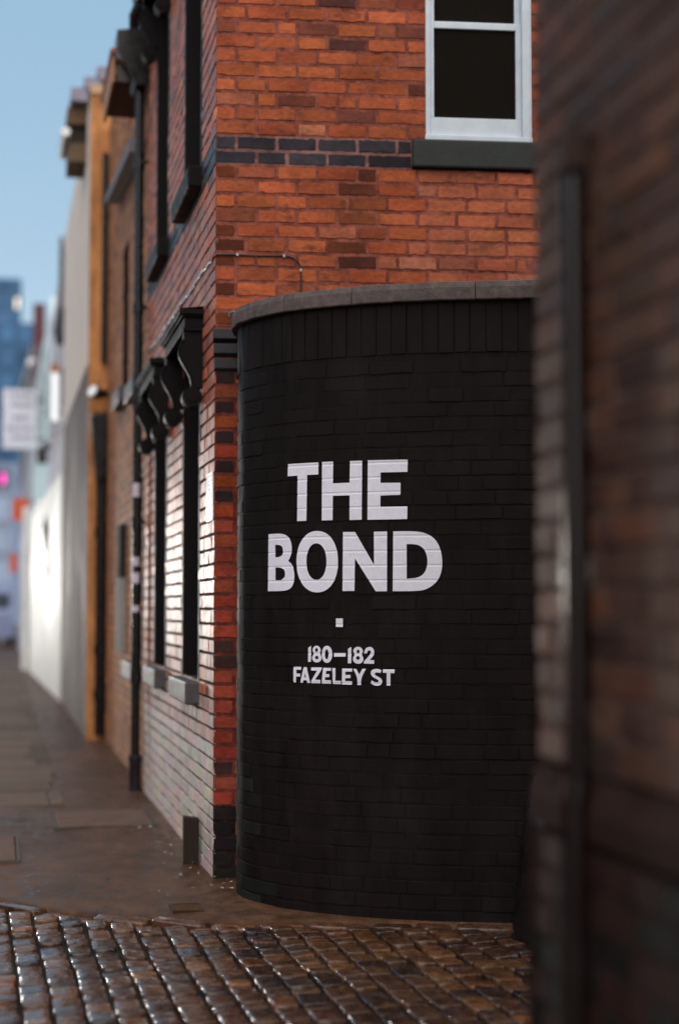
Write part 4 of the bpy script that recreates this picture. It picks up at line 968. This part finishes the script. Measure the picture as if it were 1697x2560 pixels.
mb = MB(); mb.tube([(0.05, 69.97, 6.6), (0.05, 69.97, 7.0), (0.12, 69.97, 7.05), (0.12, 69.97, 6.6)], 0.05, 8); mb.build('tube', M['pink_neon'], ns)
mb = MB(); mb.tube([(0.15, 70.1, -0.1), (0.15, 70.1, 6.5)], 0.06, 8, (0.4, 0.42, 0.45)); mb.build('pole', M['gloss'], ns)

# far towers
def tower(label, x0, x1, y, h, col, nf, nb_, glint_cells=()):
    t = thing('tower_block', label, 'tower', ((x0 + x1) / 2, y, 0))
    mb = MB(); mb.box(x0, x1, y, y + 18, -0.2, h, col); mb.build('wall', M['tower'], t)
    dz = h / nf; dx = (x1 - x0) / nb_
    for i in range(nf):
        mb = MB()
        for j in range(nb_):
            if (i, j) in glint_cells: continue
            k = random.uniform(0.6, 1.6)
            mb.box(x0 + j * dx + dx * .15, x0 + (j + 1) * dx - dx * .15, y - 0.15, y - 0.02, i * dz + dz * .2, (i + 1) * dz - dz * .15, tuple(c * k for c in col))
        mb.build('window_band', M['tower'], t) if mb.f else None
    for (i, j) in glint_cells:
        mb = MB(); mb.box(x0 + j * dx + dx * .5, x0 + (j + 1) * dx - dx * .25, y - 0.16, y - 0.02, i * dz + dz * .2, (i + 1) * dz - dz * .15); mb.build('window', M['sun_glint'], t, 'warm sun glint made as a glowing pane')
tower('tall blue tower block with sun glints glowing in its windows on the skyline', -9, 3.2, 300, 60.5, (0.055, 0.125, 0.23), 20, 6, ((18, 5), (16, 5)))
tower('lower blue office block in front of the tall tower', -9, 4.7, 250, 44.0, (0.04, 0.095, 0.18), 12, 5)
tower('pale blue low block closing the end of the street', -14, 4.6, 180, 17, (0.20, 0.25, 0.36), 5, 6)

# ================================================================== near wall on the right
rw = thing('brick_building', 'dark brick building close on the right, out of focus, with a stone plinth', 'building', (1.18, 2.5, 0))
RX, RY = 1.18, 3.55
def fr_rw(u, z, n): return (RX - n, u, z)
def fr_rn(u, z, n): return (RX + u, RY + n, z)
mb = MB()
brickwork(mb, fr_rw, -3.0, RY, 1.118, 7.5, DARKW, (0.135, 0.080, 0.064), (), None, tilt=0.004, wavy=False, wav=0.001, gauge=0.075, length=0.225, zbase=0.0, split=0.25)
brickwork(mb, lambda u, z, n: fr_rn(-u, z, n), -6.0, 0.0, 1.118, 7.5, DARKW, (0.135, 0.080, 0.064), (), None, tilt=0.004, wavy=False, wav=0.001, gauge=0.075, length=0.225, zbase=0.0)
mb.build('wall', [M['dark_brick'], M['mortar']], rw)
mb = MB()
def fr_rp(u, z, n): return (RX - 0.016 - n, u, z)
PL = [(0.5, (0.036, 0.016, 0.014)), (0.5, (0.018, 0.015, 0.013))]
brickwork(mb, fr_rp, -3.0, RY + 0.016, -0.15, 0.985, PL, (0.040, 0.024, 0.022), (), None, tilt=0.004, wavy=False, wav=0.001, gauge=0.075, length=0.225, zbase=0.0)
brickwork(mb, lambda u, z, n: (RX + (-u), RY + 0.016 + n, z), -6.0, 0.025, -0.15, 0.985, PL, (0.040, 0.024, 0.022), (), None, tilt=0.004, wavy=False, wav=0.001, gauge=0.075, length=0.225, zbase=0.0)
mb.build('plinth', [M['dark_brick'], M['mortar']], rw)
mb = MB()
mb.prism([(-0.018, 0.99), (-0.018, 1.05), (0.002, 1.115), (0.15, 1.115), (0.15, 0.99)], -3.0, RY + 0.012, lambda a, b, e: (RX + a, e, b), (0.036, 0.019, 0.016))
mb.prism([(0.018, 0.99), (0.018, 1.05), (-0.002, 1.115), (-0.15, 1.115), (-0.15, 0.99)], RX - 0.012, RX + 6, lambda a, b, e: (e, RY + a, b), (0.036, 0.019, 0.016))
mb.build('plinth_cap', M['stone_cap'], rw)
mb = MB(); wall_block(mb, [(RX + 0.1, -3), (RX + 6, -3), (RX + 6, RY - 0.1), (RX + 0.1, RY - 0.1)], -0.15, 7.5, (0.03, 0.02, 0.02)); mb.build('inner_wall', M['plain'], rw)
mb = MB(); mb.prism([(RX - 0.15, -3.1), (RX + 6.1, -3.1), (RX + 6.1, RY + 0.15), (RX - 0.15, RY + 0.15)], 7.502, 7.7, lambda a, b, e: (a, b, e), (0.05, 0.045, 0.045)); mb.build('roof', M['tile'], rw)
mb = MB(); GX, GY = RX - 0.028, 3.22
mb.tube([(GX, GY, 1.10), (GX, GY, 2.35)], 0.026, 16, (0.010, 0.006, 0.006)); mb.tube([(GX - 0.008, GY, 0.0), (GX - 0.008, GY, 1.05), (GX, GY, 1.11)], 0.029, 16, (0.010, 0.006, 0.006))
gp = mb.build('conduit', M['matt_black'], rw)
mb = MB(); mb.box(GX - 0.024, RX + 0.0, GY - 0.03, GY + 0.03, 2.36, 2.45, (0.05, 0.032, 0.025)); mb.build('conduit_cap', M['plain'], gp, bevel=0.01)

# dark cast guard by the alley wall
bo = thing('guard_stone', 'black leaning cast iron guard stone at the foot of the curved wall', 'guard stone', (2.38, 7.20, 0))
mb = MB(); mb.tube([(2.42, 7.16, -0.05), (2.42, 7.17, 0.12), (2.43, 7.22, 0.45), (2.45, 7.26, 0.68), (2.46, 7.27, 0.72)], [0.17, 0.155, 0.11, 0.085, 0.05], 18); mb.build('guard_body', M['black_metal'], bo)

# row across the street, outside the picture: it closes the sky to the left of the near wall
op = thing('terrace_building', 'long brown brick building on the opposite side of the street', 'building', (-12, 10, 0))
mb = MB(); wall_block(mb, [(-10.2, -14), (-10.2, 42), (-15, 42), (-15, -14)][::-1], -0.15, 5.6, (0.15, 0.075, 0.055)); mb.build('wall', M['plain'], op)
mb = MB(); mb.prism([(-10.0, 5.602), (-12.6, 7.0), (-15.2, 5.602)], -14.2, 42.2, lambda a, b, e: (a, e, b), (0.05, 0.045, 0.05)); mb.build('roof', M['tile'], op)
for i in range(12):
    for z in (1.0, 3.4):
        y = -12 + i * 4.5
        mb = MB(); mb.box(-10.2, -10.13, y, y + 1.2, z, z + 1.9, (0.30, 0.29, 0.28)); wd = mb.build('window', M['gloss'], op)
        mb = MB(); mb.box(-10.128, -10.11, y + 0.1, y + 1.1, z + 0.1, z + 1.8); mb.build('pane', M['black_glass'], wd)
